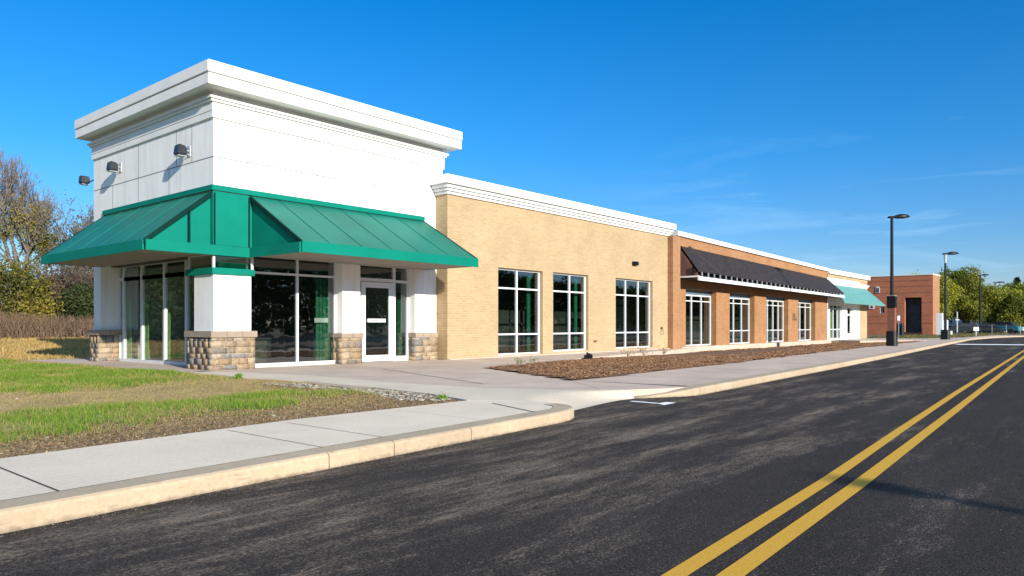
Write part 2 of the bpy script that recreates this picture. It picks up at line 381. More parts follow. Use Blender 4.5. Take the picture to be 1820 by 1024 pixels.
# wisps gather towards +X and stay off the zenith
sx = nt.nodes.new('ShaderNodeSeparateXYZ'); nt.links.new(tc.outputs['Generated'], sx.inputs[0])
m1 = nt.nodes.new('ShaderNodeMapRange'); m1.inputs[1].default_value = .80; m1.inputs[2].default_value = .97; nt.links.new(sx.outputs[0], m1.inputs[0])
m2 = nt.nodes.new('ShaderNodeMapRange'); m2.inputs[1].default_value = .27; m2.inputs[2].default_value = .14; nt.links.new(sx.outputs[2], m2.inputs[0])
mm = nt.nodes.new('ShaderNodeMath'); mm.operation = 'MULTIPLY'; nt.links.new(m1.outputs[0], mm.inputs[0]); nt.links.new(m2.outputs[0], mm.inputs[1])
mk = nt.nodes.new('ShaderNodeMath'); mk.operation = 'MULTIPLY'; nt.links.new(mm.outputs[0], mk.inputs[0]); nt.links.new(cr.outputs[0], mk.inputs[1])
mk2 = nt.nodes.new('ShaderNodeMath'); mk2.operation = 'MULTIPLY'; mk2.inputs[1].default_value = .36; nt.links.new(mk.outputs[0], mk2.inputs[0])
zr = ramp(nt, [(0.0, (.26, .265, .345)), (.10, (.145, .245, .36)), (.22, (.06, .25, .395)), (.44, (.0, .235, .41)), (.64, (1.0, .84, .70))]); nt.links.new(sx.outputs[2], zr.inputs[0])  # tint by elevation; top stop, above the view, warmed and brightened as added fill
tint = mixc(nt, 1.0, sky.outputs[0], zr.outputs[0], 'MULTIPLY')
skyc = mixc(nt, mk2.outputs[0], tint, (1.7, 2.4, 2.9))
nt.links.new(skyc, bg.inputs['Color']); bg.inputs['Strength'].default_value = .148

sun = bpy.data.lights.new('sun', 'SUN'); sun.energy = 2.5; sun.angle = R(.5); sun.color = (1, .925, .80)
so = bpy.data.objects.new('sun', sun); COL.objects.link(so)
ldir = Vector((math.cos(LDIR)*math.cos(SUN_EL), math.sin(LDIR)*math.cos(SUN_EL), -math.sin(SUN_EL)))
so.rotation_euler = ldir.to_track_quat('-Z', 'Y').to_euler(); so.location = (-10, -30, 20)

cam = bpy.data.cameras.new('camera'); co = bpy.data.objects.new('camera', cam); COL.objects.link(co)
cam.sensor_width = 36; cam.lens = 1310/1820*36; cam.shift_y = 66/1820
cam.clip_start = .1; cam.clip_end = 3000
co.location = (0, 0, 1.2); co.rotation_euler = (R(90), 0, math.atan(1100/1310)-R(90))
scene.camera = co
scene.view_settings.view_transform = 'Standard'; scene.view_settings.look = 'None'
scene.view_settings.exposure = 1.6; scene.view_settings.gamma = 1
scene.cycles.max_bounces = 8; scene.cycles.transparent_max_bounces = 12

# ------------------------------------------------------------------ ground
def inpoly(x, y, poly):
    x = np.asarray(x); y = np.asarray(y); c = np.zeros(x.shape, bool); n = len(poly); j = n-1
    for i in range(n):
        xi, yi = poly[i]; xj, yj = poly[j]
        with np.errstate(divide='ignore', invalid='ignore'):
            k = ((yi > y) != (yj > y)) & (x < (xj-xi)*(y-yi)/(yj-yi+1e-12)+xi)
        c ^= k; j = i
    return c
def vnoise(x, y, s, seed=0):                   # smooth value noise
    x = np.asarray(x)*s; y = np.asarray(y)*s; xi = np.floor(x); yi = np.floor(y); fx = x-xi; fy = y-yi
    fx = fx*fx*(3-2*fx); fy = fy*fy*(3-2*fy)
    h = lambda a, b: np.modf(np.abs(np.sin(a*127.1+b*311.7+seed*74.7)*43758.5453))[0]
    return (h(xi, yi)*(1-fx)+h(xi+1, yi)*fx)*(1-fy)+(h(xi, yi+1)*(1-fx)+h(xi+1, yi+1)*fx)*fy
def kerb_y(x): return 5.5+.0655*x
LAWN_EDGE = [(8.71, 29.05), (8.87, 25.92), (8.86, 22.48), (9.05, 18.32), (9.07, 16.06), (9.28, 13.65), (9.19, 11.28), (8.99, 9.49), (8.58, 8.17)]
def ground_h(x, y):
    x = np.asarray(x, float); y = np.asarray(y, float)
    front = y < kerb_y(x)+1.2
    left = (x < 9.5) & ~front
    h = np.where(left, -.03, -.42)
    h = np.where(y > 27.5, -.03, h)            # behind the shops the ground is at floor level
    h = np.where((x > 74) & ~(y < 12.3), -.02, h)
    h = np.where((x > 104), -.02, h)
    rise = np.clip((y-30)/32, 0, 1)**1.4*.68*np.clip((45-x)/12, 0, 1)
    return h+rise+np.where(left | (y > 27.5), (vnoise(x, y, .5, 3)-.5)*.05*np.clip((y-7)/3, 0, 1), 0)
xs = np.unique(np.r_[-1500, -600, -250, -120, np.arange(-70, -12, 2.5), np.arange(-12, 14, .4), np.arange(14, 112, 2), 120, 140, 170, 220, 300, 500, 900, 1800])
ys = np.unique(np.r_[-1500, -600, -200, -90, -40, -15, 0, 4, np.arange(5, 32, .4), np.arange(32, 84, 2), 90, 110, 140, 200, 400, 900, 1800])
GREEN_B = [(2.54, 11.61), (3.34, 12.31), (4.13, 12.06), (5.18, 12.07), (5.64, 11.7), (7.13, 12.05), (8.34, 11.9), (8.3, 10.81), (7.35, 9.75), (6.16, 9.64), (5.06, 9.54), (4.09, 9.51), (3.23, 9.3), (2.37, 8.9), (.5, 8.4), (-2, 8.5), (-1.5, 11.5)]
GREEN_A = [(8.3, 30), (8.2, 27), (8.55, 24), (8.62, 21.6), (8.85, 17.95), (9.0, 16.2), (7.88, 15.6), (6.19, 15.3), (5.17, 15.3), (4.2, 15.6), (2, 16), (-3, 18), (-6, 24), (-2, 32)]
GRAVEL = [(8.95, 13.2), (8.95, 11.57), (8.95, 10.2), (8.72, 8.6), (8.3, 8.45), (7.9, 9.1), (8.35, 10.3), (8.5, 12), (8.3, 13.6)]
def softmask(x, y, poly, r=.35):
    x = np.asarray(x, float); y = np.asarray(y, float)
    jx = (vnoise(x, y, 2.2, 5)-.5)*1.0; jy = (vnoise(x, y, 2.2, 9)-.5)*1.0
    m = 0
    for dx, dy in ((0, 0), (r, 0), (-r, 0), (0, r), (0, -r)): m = m+inpoly(x+jx+dx, y+jy+dy, poly)
    return m/5.
def green_amt(x, y):
    g = np.maximum(softmask(x, y, GREEN_A), softmask(x, y, GREEN_B))
    return np.clip(g*(.12+1.2*vnoise(x, y, 1.4, 2)*(.6+.8*vnoise(x, y, .45, 11))), 0, 1)
def dirt_amt(x, y):                            # bare strip beside the sidewalk and at the tip
    d = np.clip(1-(y-(kerb_y(x)+2.0))/(1.3+.6*vnoise(x, y, .8, 4)), 0, 1)
    return np.clip(d+softmask(x, y, GRAVEL, .25), 0, 1)
def soil_col(x, y):
    g = green_amt(x, y)[..., None]; d = dirt_amt(x, y)[..., None]
    n = vnoise(x, y, 3.1, 1)[..., None]*.6+vnoise(x, y, 9, 6)[..., None]*.4
    dry = np.array((.40, .28, .11))*(.7+.55*n); grn = np.array((.10, .16, .035))*(.7+.6*n); drt = np.array((.20, .125, .065))*(.6+.9*n)
    c = dry*(1-g)+grn*g
    return c*(1-d)+drt*d
GX, GY = np.meshgrid(xs, ys); gz = ground_h(GX, GY)
nx = len(xs); idx = np.arange(len(xs)*len(ys)).reshape(len(ys), nx)
gf = np.stack([idx[:-1, :-1], idx[:-1, 1:], idx[1:, 1:], idx[1:, :-1]], -1).reshape(-1, 4)
gc = soil_col(GX.ravel(), GY.ravel())
far = ((GX > 74) | (GY < 0)).ravel(); gc[far] = np.array((.16, .115, .07))
mg, nt, b = newmat('ground_soil')
a = nt.nodes.new('ShaderNodeAttribute'); a.attribute_name = 'Col'
v = pos(nt); n1 = noise(nt, v, 14, 6, .7); r1 = ramp(nt, [(.3, .55), (.7, 1.4)]); nt.links.new(n1, r1.inputs[0])
n2 = noise(nt, v, 1.0, 5, .6); r2 = ramp(nt, [(.3, .8), (.7, 1.15)]); nt.links.new(n2, r2.inputs[0])
o_ = mixc(nt, 1.0, mixc(nt, 1.0, a.outputs['Color'], r1.outputs[0], 'MULTIPLY'), r2.outputs[0], 'MULTIPLY')
nt.links.new(o_, b.inputs['Base Color']); b.inputs['Roughness'].default_value = .95; bump(nt, b, n1, .8, .03)
ground = np_mesh('ground', np.c_[GX.ravel(), GY.ravel(), gz.ravel()], gf, mg, point_attr=gc); tag(ground, kind='structure')

def slab(name, pts, z, mat, t=.3, kind='structure', parent=None, zs=None):
    top = [(p[0], p[1], (zs[i] if zs else z)) for i, p in enumerate(pts)]
    bot = [(p[0], p[1], z-t) for p in pts]
    mb = MB(); i = len(pts); mb.v = top+bot
    mb.f = [tuple(range(i)), tuple(range(i, 2*i))[::-1]]+[(k, (k+1) % i, i+(k+1) % i, i+k) for k in range(i)]
    me = bpy.data.meshes.new(name); me.from_pydata(mb.v, [], mb.f)
    bm = bmesh.new(); bm.from_mesh(me); bmesh.ops.recalc_face_normals(bm, faces=bm.faces); bmesh.ops.triangulate(bm, faces=[f for f in bm.faces if len(f.verts) > 4]); bm.to_mesh(me); bm.free()
    me.materials.append(M[mat]); ob = bpy.data.objects.new(name, me); COL.objects.link(ob)
    if kind: ob['kind'] = kind
    if parent: ob.parent = parent
    return ob
# road
road = MB(); road.quad((-60, -8.5, -.15), (260, 12, -.15), (260, 22, -.15), (104, 12.4, -.15), (90, 11.8, -.15), (40, 9.2, -.15), (13, 8.2, -.15), (-60, 3.2, -.15))
road = road.build('road', 'asphalt'); tag(road, kind='structure')
def ribbon(name, pl, w, z, mat, parent):
    mb = MB(); L = []; Rr = []
    for i, p in enumerate(pl):
        a = Vector(pl[max(0, i-1)]); c = Vector(pl[min(len(pl)-1, i+1)]); d = (c-a).normalized(); n = Vector((-d.y, d.x))
        L.append((p[0]+n.x*w/2, p[1]+n.y*w/2, z)); Rr.append((p[0]-n.x*w/2, p[1]-n.y*w/2, z))
    for i in range(len(pl)-1): mb.quad(Rr[i], Rr[i+1], L[i+1], L[i])
    return mb.build(name, mat, parent)
LL = [(-20, .3), (3.6, 1.88), (6.64, 2.02), (10.45, 2.27), (17, 2.67), (47.1, 4.32), (60, 5.0)]
RL = [(-20, .1), (3.8, 1.65), (6.54, 1.76), (13.6, 2.14), (38.3, 3.51), (60.3, 4.7)]
ribbon('yellow_line', LL, .115, -.146, 'yellow', road)
ribbon('yellow_line', RL, .125, -.146, 'yellow', road)
ribbon('stop_line', [(60.0, 9.5), (61.3, 5.4), (62.5, 1)], 2.4, -.146, 'roadwhite', road)
mk_ = MB(); mk_.quad((11.15, 6.02, -.146), (11.64, 6.05, -.146), (11.64, 6.24, -.146), (11.33, 6.24, -.146)); mk_.quad((11.28, 6.24, -.146), (11.40, 6.24, -.146), (11.42, 6.78, -.146), (11.30, 6.78, -.146))
mk_.build('parking_mark', 'roadwhite', road)

# sidewalks
def kin(x): return kerb_y(x)+.29
s1 = slab('sidewalk', [(-40, kin(-40)), (8.2, kin(8.2)), (8.42, 6.36), (8.6, 6.45), (8.72, 6.55), (8.8, 6.68), (8.84, 6.82), (9.14, 6.74), (9.13, 7.42), (8.64, 8.1), (5.43, 8.17), (2.12, 7.79), (-40, 4.9)], 0, 'walk')
s1.name = 'sidewalk'
def joint(pts, w, parent, mat='crack', z=.004): ribbon('joint', pts, w, z, mat, parent)
for x, w in ((1.97, .018), (4.34, .010), (5.15, .010), (-1.0, .012), (6.9, .006)): joint([(x, kin(x)), (x+.01, kerb_y(x)+2.1 if x < 5.2 else 8.12)], w, s1)
joint([(7.97, 6.28), (8.47, 7.5)], .035, s1)
joint([(-40, kin(-40)+.0), (0, kin(0)), (8.25, kin(8.25))], .012, s1)
BANDB = [(9.92, 17.29), (10.38, 14.81), (10.2, 11.89), (10.45, 9.44), (11.15, 7.95), (11.95, 7.14), (12.57, 6.76), (13.38, 6.54)]
AP_IN = [(9.12, 7.44), (9.5, 7.75), (10.0, 8.0), (10.55, 8.05), (11.0, 7.8), (11.95, 7.14)]
AP_OUT = [(9.14, 6.70), (9.6, 6.76), (10.15, 6.86), (10.8, 6.97), (11.35, 7.03), (11.84, 6.99)]
band = slab('concrete_band', [(9.55, 18.6), (9.08, 18.32), (9.07, 16.06), (9.28, 13.65), (9.19, 11.28), (8.99, 9.49), (8.60, 8.17)]+AP_IN+BANDB[::-1][3:]+[(9.7, 18.3)], 0, 'band')
mb = MB(); nr = 10; t_ = np.linspace(0, 5, 31)
ai = np.c_[np.interp(t_, range(6), [p[0] for p in AP_IN]), np.interp(t_, range(6), [p[1] for p in AP_IN])]; ao = np.c_[np.interp(t_, range(6), [p[0] for p in AP_OUT]), np.interp(t_, range(6), [p[1] for p in AP_OUT])]
for k in range(nr+1):
    q = k/nr; z = -.15*(q*q*(3-2*q))**1.3+.0005
    for a, b_ in zip(ai, ao): mb.v.append((float(a[0]*(1-q)+b_[0]*q), float(a[1]*(1-q)+b_[1]*q), z))
for k in range(nr):
    for i_ in range(30): mb.f.append((k*31+i_, k*31+i_+1, (k+1)*31+i_+1, (k+1)*31+i_))
mb.build('apron', 'band', band, smooth=True)
plaza_pts = [(9.12, 18.34), (9.7, 18.3)]+BANDB+[(13.2, 6.36+.17), (13.13, 9.3), (15.18, 13.67), (16.39, 14.0), (22.24, 15.3), (30, 16.6), (36, 17.55), (36, 18.25), (18.0, 18.25), (18.0, 19.1), (10.5, 19.1), (10.5, 27.5), (9.9, 29), (8.71, 29.05), (8.87, 25.92), (8.86, 22.48)]
plaza = slab('plaza', plaza_pts, 0, 'plaza')
joint([(11.1, 10.07), (13.16, 15.67)], .03, plaza); joint([(13.3, 9.6), (11.6, 7.6)], .008, plaza); joint([(13.3, 17.0), (13.9, 18.6)], .01, plaza)
KX = [13.2, 17.96, 23.74, 34.73, 45.18, 59.75, 70.8]; KY = [6.36, 6.66, 7.0, 7.78, 8.6, 9.73, 10.52]
s2 = slab('sidewalk_far', [(x, y+.17) for x, y in zip(KX, KY)]+[(76, 11.1), (82, 11.3), (82, 13.6), (74.5, 14.2), (73, 17.9), (62, 17.9), (60.8, 16), (66, 12.4), (60.8, 11.88), (50.84, 11.35), (33.92, 10.53), (21.28, 9.58), (13.13, 9.3)], 0, 'plaza')
for x in (17.96, 23.74, 29, 34.7, 45.2): joint([(x, np.interp(x, KX, KY)+.17), (x+.1, np.interp(x, [13, 21.28, 33.92, 50.84], [9.3, 9.58, 10.53, 11.35]))], .012, s2)

# kerbs: stones laid end to end with small gaps
def kerb(name, pl, cuts, h=.15, w=.30, dz={}):
    """pl: road-side line; each stone is a run of it, top edge rounded"""
    P = [Vector(p) for p in pl]; mb = MB()
    prof = [(-.004, -.16), (-.004, -.035), (.006, -.012), (.03, .002), (w, .003), (w, -.16)]
    def normal(i):
        a = P[max(0, i-1)]; c = P[min(len(P)-1, i+1)]; d = (c-a).normalized(); return Vector((-d.y, d.x))
    rings = []
    for i, p in enumerate(P):
        n = normal(i); rings.append([(p.x+n.x*u, p.y+n.y*u, max(-.16, z+dz.get(i, 0))) for u, z in prof])
    for i in range(len(P)-1):
        ra, rb = rings[i], rings[i+1]
        d = (P[i+1]-P[i]).normalized()
        if i in cuts: ra = [(x+d.x*.006, y+d.y*.006, z) for x, y, z in ra]
        if i+1 in cuts: rb = [(x-d.x*.006, y-d.y*.006, z) for x, y, z in rb]
        k = len(mb.v); m = len(prof); mb.v += ra+rb
        for q in range(m): mb.f.append((k+q, k+(q+1) % m, k+m+(q+1) % m, k+m+q))
        if i in cuts: mb.f.append(tuple(range(k, k+m)))
        if i+1 in cuts: mb.f.append(tuple(range(k+m, k+2*m)))
    return tag(mb.build(name, 'kerb'), kind='structure')
k1 = [(-40, kerb_y(-40)), (-6, kerb_y(-6)), (-2, kerb_y(-2)), (1.2, kerb_y(1.2)), (4.2, kerb_y(4.2)), (5.05, kerb_y(5.05)), (6.3, kerb_y(6.3)), (8.25, kerb_y(8.25)), (8.55, 6.10), (8.78, 6.20), (8.96, 6.34), (9.08, 6.52), (9.14, 6.72)]
nt = M['kerb'].node_tree; b = nt.nodes['Principled BSDF']; src = b.inputs['Base Color'].links[0].from_socket
n1 = noise(nt, pos(nt, (1.1, 1.1, 7)), 2.6, 6, .68); r1 = ramp(nt, [(.60, 0.0), (.70, .55)]); nt.links.new(n1, r1.inputs[0])
o_ = mixc(nt, r1.outputs[0], src, (.20, .155, .11)); g_ = nt.nodes.new('ShaderNodeNewGeometry'); sz = nt.nodes.new('ShaderNodeSeparateXYZ'); nt.links.new(g_.outputs['Position'], sz.inputs[0])
n2 = noise(nt, pos(nt, (6, 6, 6)), 2, 5, .7); ad_ = nt.nodes.new('ShaderNodeMath'); ad_.operation = 'MULTIPLY_ADD'; ad_.inputs[1].default_value = -.10; nt.links.new(n2, ad_.inputs[0]); nt.links.new(sz.outputs[2], ad_.inputs[2])
mr_ = nt.nodes.new('ShaderNodeMapRange'); mr_.inputs[1].default_value = -.205; mr_.inputs[2].default_value = -.165; mr_.inputs[3].default_value = .7; mr_.inputs[4].default_value = 0; nt.links.new(ad_.outputs[0], mr_.inputs[0])
nt.links.new(mixc(nt, mr_.outputs[0], o_, (.10, .08, .06)), b.inputs['Base Color'])
kerb('kerb', k1, {0, 2, 3, 4, 5, 6})
k2 = [(11.85, 6.98), (12.15, 6.80), (12.5, 6.6), (12.8, 6.44), (13.2, 6.36), (15.5, 6.5), (17.96, 6.66), (20.8, 6.83), (23.74, 7.0), (29.5, 7.4), (34.73, 7.78), (45.18, 8.6), (52, 9.12), (59.75, 9.73), (70.8, 10.52), (76, 10.95), (82, 11.1), (90, 10.9), (97, 10.3), (104, 9.0), (112, 6.5)]
kerb('kerb_far', k2, {4, 6, 8, 10, 11}, dz={0: -.135, 1: -.11, 2: -.07, 3: -.03})
# pale verge pavement at the cross street
slab('verge_path', [(82.2, 11.35), (90, 11.15), (97, 10.55), (104, 9.3), (112, 6.8), (150, 6), (150, 12), (110, 12.2), (98, 12.6), (84, 12.6)], -.03, 'band', .3)

# mulch bed: sinks towards the shop wall
MULCH = [(15.18, 13.67), (13.13, 9.3), (21.28, 9.58), (33.92, 10.53), (50.84, 11.35), (60.8, 11.88), (66, 12.4), (60.8, 16), (62, 17.7), (36, 17.45), (30, 16.5), (22.24, 15.2), (16.39, 13.95)]
def mulch_z(x, y):
    t = np.clip((y-10.5)/6.5, 0, 1)*np.clip((x-18)/14, 0, 1)
    return .012-.24*t+(vnoise(x, y, 1.1, 8)-.5)*.05
mx = np.arange(13, 66.5, .35); my = np.arange(9.2, 18, .35); QX, QY = np.meshgrid(mx, my)
ii = np.arange(QX.size).reshape(QX.shape); mf = np.stack([ii[:-1, :-1], ii[:-1, 1:], ii[1:, 1:], ii[1:, :-1]], -1).reshape(-1, 4)
cx = QX.ravel()[mf].mean(1); cy = QY.ravel()[mf].mean(1); keep = inpoly(cx, cy, MULCH)
mulch_edge = slab('mulch_bed', MULCH, 0, 'crack', .36, zs=[float(mulch_z(np.array(x), np.array(y)))-.0 for x, y in MULCH])
bpy.data.objects.remove(mulch_edge)
M['mulchsoil'] = plain('mulch_soil', (.15, .07, .035), .95, var=.5, scale=18, bmp=.9)
# clip grid to polygon by snapping: dense fan avoided, build with bmesh bisect-free point filter plus border skirt
mb = MB(); mb.v = [(float(a), float(b_), float(c)) for a, b_, c in zip(QX.ravel(), QY.ravel(), mulch_z(QX.ravel(), QY.ravel()))]
mb.f = [tuple(int(q) for q in f) for f in mf[inpoly(cx, cy, MULCH)]]
me = bpy.data.meshes.new('mulch_bed')
top = [(x, y, float(mulch_z(np.array(x), np.array(y)))-.012) for x, y in MULCH]
n0 = len(mb.v); mb.v += top; mb.f.append(tuple(range(n0, n0+len(top))))
me.from_pydata(mb.v, [], mb.f); me.materials.append(M['mulchsoil'])
mulch = bpy.data.objects.new('mulch_bed', me); COL.objects.link(mulch); tag(mulch, kind='structure')
def scatter_bits(name, x, y, z, size, cols, flat=.35, elong=2.2):
    n = len(x); ang = RNG.uniform(0, 2*np.pi, n); tl = RNG.uniform(-.5, .5, (n, 2))*2*flat
    L = size*elong*.5; W = size*.5
    ca, sa = np.cos(ang), np.sin(ang)
    c = np.c_[x, y, z]
    ex = np.c_[ca, sa, tl[:, 0]]*L[:, None]; ey = np.c_[-sa, ca, tl[:, 1]]*W[:, None]; up = np.c_[0*x, 0*x, size*.35]
    v = np.stack([c-ex-ey, c+ex-ey*.7, c+ex*.8+ey, c-ex*.9+ey*.8, c+up], 1).reshape(-1, 3)
    b0 = np.arange(n)*5
    f = np.concatenate([np.stack([b0+i, b0+(i+1) % 4, b0+4], -1) for i in range(4)]); cc = np.tile(cols, (4, 1))
    return np_mesh(name, v, f, 'bits', cc)
def rand_in(poly, n, bias=None):
    p = np.array(poly); x = RNG.uniform(p[:, 0].min(), p[:, 0].max(), n*4); y = RNG.uniform(p[:, 1].min(), p[:, 1].max(), n*4)
    k = inpoly(x, y, poly)
    if bias is not None: k &= RNG.random(len(x)) < bias(x, y)
    return x[k][:n], y[k][:n]
x, y = rand_in(MULCH, 60000, lambda x, y: np.clip(18/(x-6), 0, 1))
pal = np.array([(.24, .105, .045), (.34, .165, .07), (.14, .06, .03), (.44, .27, .13), (.29, .135, .055)])
c = pal[RNG.integers(0, 5, len(x))]*RNG.uniform(.7, 1.25, (len(x), 1))
ch = scatter_bits('mulch_chips', x, y, mulch_z(x, y)+.008, RNG.uniform(.02, .05, len(x))*np.clip(x/20, .8, 2), c)
tag(ch, 'brown wood chip mulch spread over the planting bed beside the shops', 'mulch', kind='stuff')

# gravel at the tip of the lawn, stray pebbles
x, y = rand_in(GRAVEL, 1300); xb, yb = rand_in([(-1, 8.6), (8.3, 8.6), (8.9, 14), (3, 15), (-2, 14)], 60); x = np.r_[x, xb]; y = np.r_[y, yb]
c = np.array((.48, .41, .31))*RNG.uniform(.5, 1.15, (len(x), 1))
gr = scatter_bits('gravel', x, y, ground_h(x, y)+.01, RNG.uniform(.015, .06, len(x)), c, .5, 1.3)
tag(gr, 'pale broken gravel strewn at the narrow tip of the lawn', 'gravel', kind='stuff')
DIRT = [(-6, 7.3), (2.12, 7.82), (5.43, 8.2), (8.55, 8.2), (8.95, 9.6), (9.1, 12), (8.2, 13.6), (7, 10), (4, 10), (-6, 10.5)]
x, y = rand_in(DIRT, 40000); pal = np.array([(.20, .11, .05), (.30, .20, .10), (.12, .07, .04), (.36, .26, .14)])
c = pal[RNG.integers(0, 4, len(x))]*RNG.uniform(.6, 1.2, (len(x), 1))
dl = scatter_bits('leaf_litter', x, y, ground_h(x, y)+.006, RNG.uniform(.004, .012, len(x)), c, .8, 3)
tag(dl, 'brown straw and leaf litter along the lawn edge', 'litter', kind='stuff')

# grit washed into the gutter and scattered over the lane
xg = RNG.uniform(-4, 12, 2400); yg = kerb_y(xg)-np.abs(RNG.normal(0, .07, 2400))-.01
xh = RNG.uniform(-2, 22, 1100); yh = RNG.uniform(.5, 6.4, 1100); k = yh < kerb_y(xh)-.05
x = np.r_[xg, xh[k]]; y = np.r_[yg, yh[k]]
k = (x < 9); x, y = x[k | (y < 6)], y[k | (y < 6)]
c = np.array((.34, .29, .23))*RNG.uniform(.35, 1.2, (len(x), 1))
gg = scatter_bits('road_grit', x, y, np.full(len(x), -.149), RNG.uniform(.003, .008, len(x)), c, .3, 1.5)
tag(gg, 'fine pale grit lying in the gutter and scattered on the asphalt', 'grit', kind='stuff')
# grass blades
def blades(name, x, y, h, w, cols):
    n = len(x); a = RNG.uniform(0, 2*np.pi, n); l = RNG.uniform(.15, .75, n)*h; b_ = RNG.uniform(0, 2*np.pi, n); z = ground_h(x, y)-.004
    dx, dy = np.cos(a)*w/2, np.sin(a)*w/2
    p0 = np.c_[x-dx, y-dy, z]; p1 = np.c_[x+dx, y+dy, z]
    m0 = np.c_[x+np.cos(b_)*l*.35+dx*.7, y+np.sin(b_)*l*.35+dy*.7, z+h*.6]; m1 = np.c_[x+np.cos(b_)*l*.35-dx*.7, y+np.sin(b_)*l*.35-dy*.7, z+h*.6]
    tp = np.c_[x+np.cos(b_)*l, y+np.sin(b_)*l, z+h*.95]
    v = np.stack([p0, p1, m0, m1, tp], 1).reshape(-1, 3); k = np.arange(n)*5
    f = np.concatenate([np.stack([k, k+1, k+2], -1), np.stack([k, k+2, k+3], -1), np.stack([k+3, k+2, k+4], -1)])
    return np_mesh(name, v, f, 'grass', np.tile(cols, (3, 1)))
LAWN = [(-9, 7.2), (2.12, 7.85), (5.43, 8.22), (8.55, 8.22)]+[(a-.03, b_) for a, b_ in LAWN_EDGE[::-1][1:]]+[(6, 31), (-6, 31)]
n = 520000
x, y = rand_in(LAWN, n); D = x*.766+y*.643; g = green_amt(x, y); d = dirt_amt(x, y)
vis = (D > 4) & (np.abs(x*.643-y*.766) < .75*D+1)
k = vis & (RNG.random(len(x)) < np.clip(.42+.8*g, 0, 1)*(1-.93*d)*np.clip(14/np.maximum(D, 1), .25, 1)); x, y, g, D = x[k], y[k], g[k], D[k]
h = (.026+.105*g*RNG.uniform(.45, 1.1, len(x)))*RNG.uniform(.7, 1.3, len(x)); w = np.clip(.0045*D/8, .004, .014)
isg = RNG.random(len(x)) < np.clip(g*1.15+.12, 0, .93)
cg = np.array((.15, .265, .030))*RNG.uniform(.6, 1.35, (len(x), 1))+RNG.uniform(0, .05, (len(x), 1))*np.array((1, .5, 0)); cd = np.array((.46, .33, .13))*RNG.uniform(.55, 1.2, (len(x), 1))
gl_ = blades('lawn_grass', x, y, h, w, np.where(isg[:, None], cg, cd)); tag(gl_, 'patchy green and straw coloured lawn grass', 'grass', kind='stuff')
# dry field behind
x = RNG.uniform(-25, 30, 150000); y = RNG.uniform(29, 62, 150000); k = ((x < 8.6) | (y > 29.5)); x, y = x[k], y[k]
h = RNG.uniform(.05, .17, len(x)); n_ = vnoise(x, y, .22, 7); c = np.array((.50, .34, .12))*RNG.uniform(.6, 1.2, (len(x), 1)); gm = RNG.random(len(x)) < np.clip((n_-.35)*1.1, 0, .6)
c[gm] = np.array((.20, .22, .05))*RNG.uniform(.7, 1.2, (gm.sum(), 1))
fg = blades('field_grass', x, y, h, .03+0*x, c); tag(fg, 'dry golden grass of the open field behind the corner shop', 'grass', kind='stuff')

# ------------------------------------------------------------------ corner shop with the tower
O = (9.9, 18.68, 0)
T = empty('corner_shop', O, 'white corner shop with tall overhanging cornice, stone pier bases and green metal awnings', 'building')
X0, Y0, X1, Y1 = 9.9, 18.68, 18.42, 26.6
mb = MB(O)
wall(mb, 'y', Y0, X0, X1, 3.2, 7.75)
mb.box(X0, X0+.3, Y0+.3, Y1, 3.2, 7.75); mb.box(X0+.3, X1, Y1-.3, Y1, 0, 7.75); mb.box(X1-.3, X1, Y0+.3, Y1-.3, 0, 7.75)
mb.box(X0+.3, X1-.3, Y0+.3, Y1-.3, 3.22, 3.4)
mb.build('wall', 'white', T)
MB(O).box(X0+.6, X1-.31, Y0+.45, Y1-.31, .004, .02).build('floor', 'floorin', T)
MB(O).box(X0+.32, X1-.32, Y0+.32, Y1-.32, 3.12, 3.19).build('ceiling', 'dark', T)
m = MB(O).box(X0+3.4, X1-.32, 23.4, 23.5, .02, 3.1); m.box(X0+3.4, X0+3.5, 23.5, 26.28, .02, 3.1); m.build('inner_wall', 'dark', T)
# cornice
m = MB(O)
for a, z0, z1 in ((.40, 7.42, 7.705), (.42, 7.73, 8.03)): m.box(X0-a-.03, X1+a, Y0-.16-a, Y1+a, z0, z1)
m.build('cornice', 'trimwhite', T, bevel=.012)
m = MB(O)
for a, z0, z1 in ((.05, 6.72, 6.895), (.055, 6.905, 7.13), (.11, 7.135, 7.20), (.16, 7.205, 7.27)): m.box(X0-a, X1+a, Y0-a, Y1+a, z0, z1)
m.build('moulding', 'trimwhite', T, bevel=.006)
m = MB(O)
for x in (10.9, 13.15, 15.34): m.box(x-.012, x+.012, Y0-.003, Y0, 4.9 if x > 10 else 4.9, 6.72)
m.box(X0, 18.0, Y0-.004, Y0, 5.678, 5.702)
for y, z0, z1 in ((19.85, 5.70, 6.72), (20.75, 5.7, 6.72), (23.2, 4.9, 6.72), (21.2, 4.9, 5.68), (25.1, 4.9, 5.68)): m.box(X0-.003, X0, y-.011, y+.011, z0, z1)
m.box(X0-.004, X0, Y0, Y1, 5.678, 5.702)
m.build('panel_joint', 'joint', T)
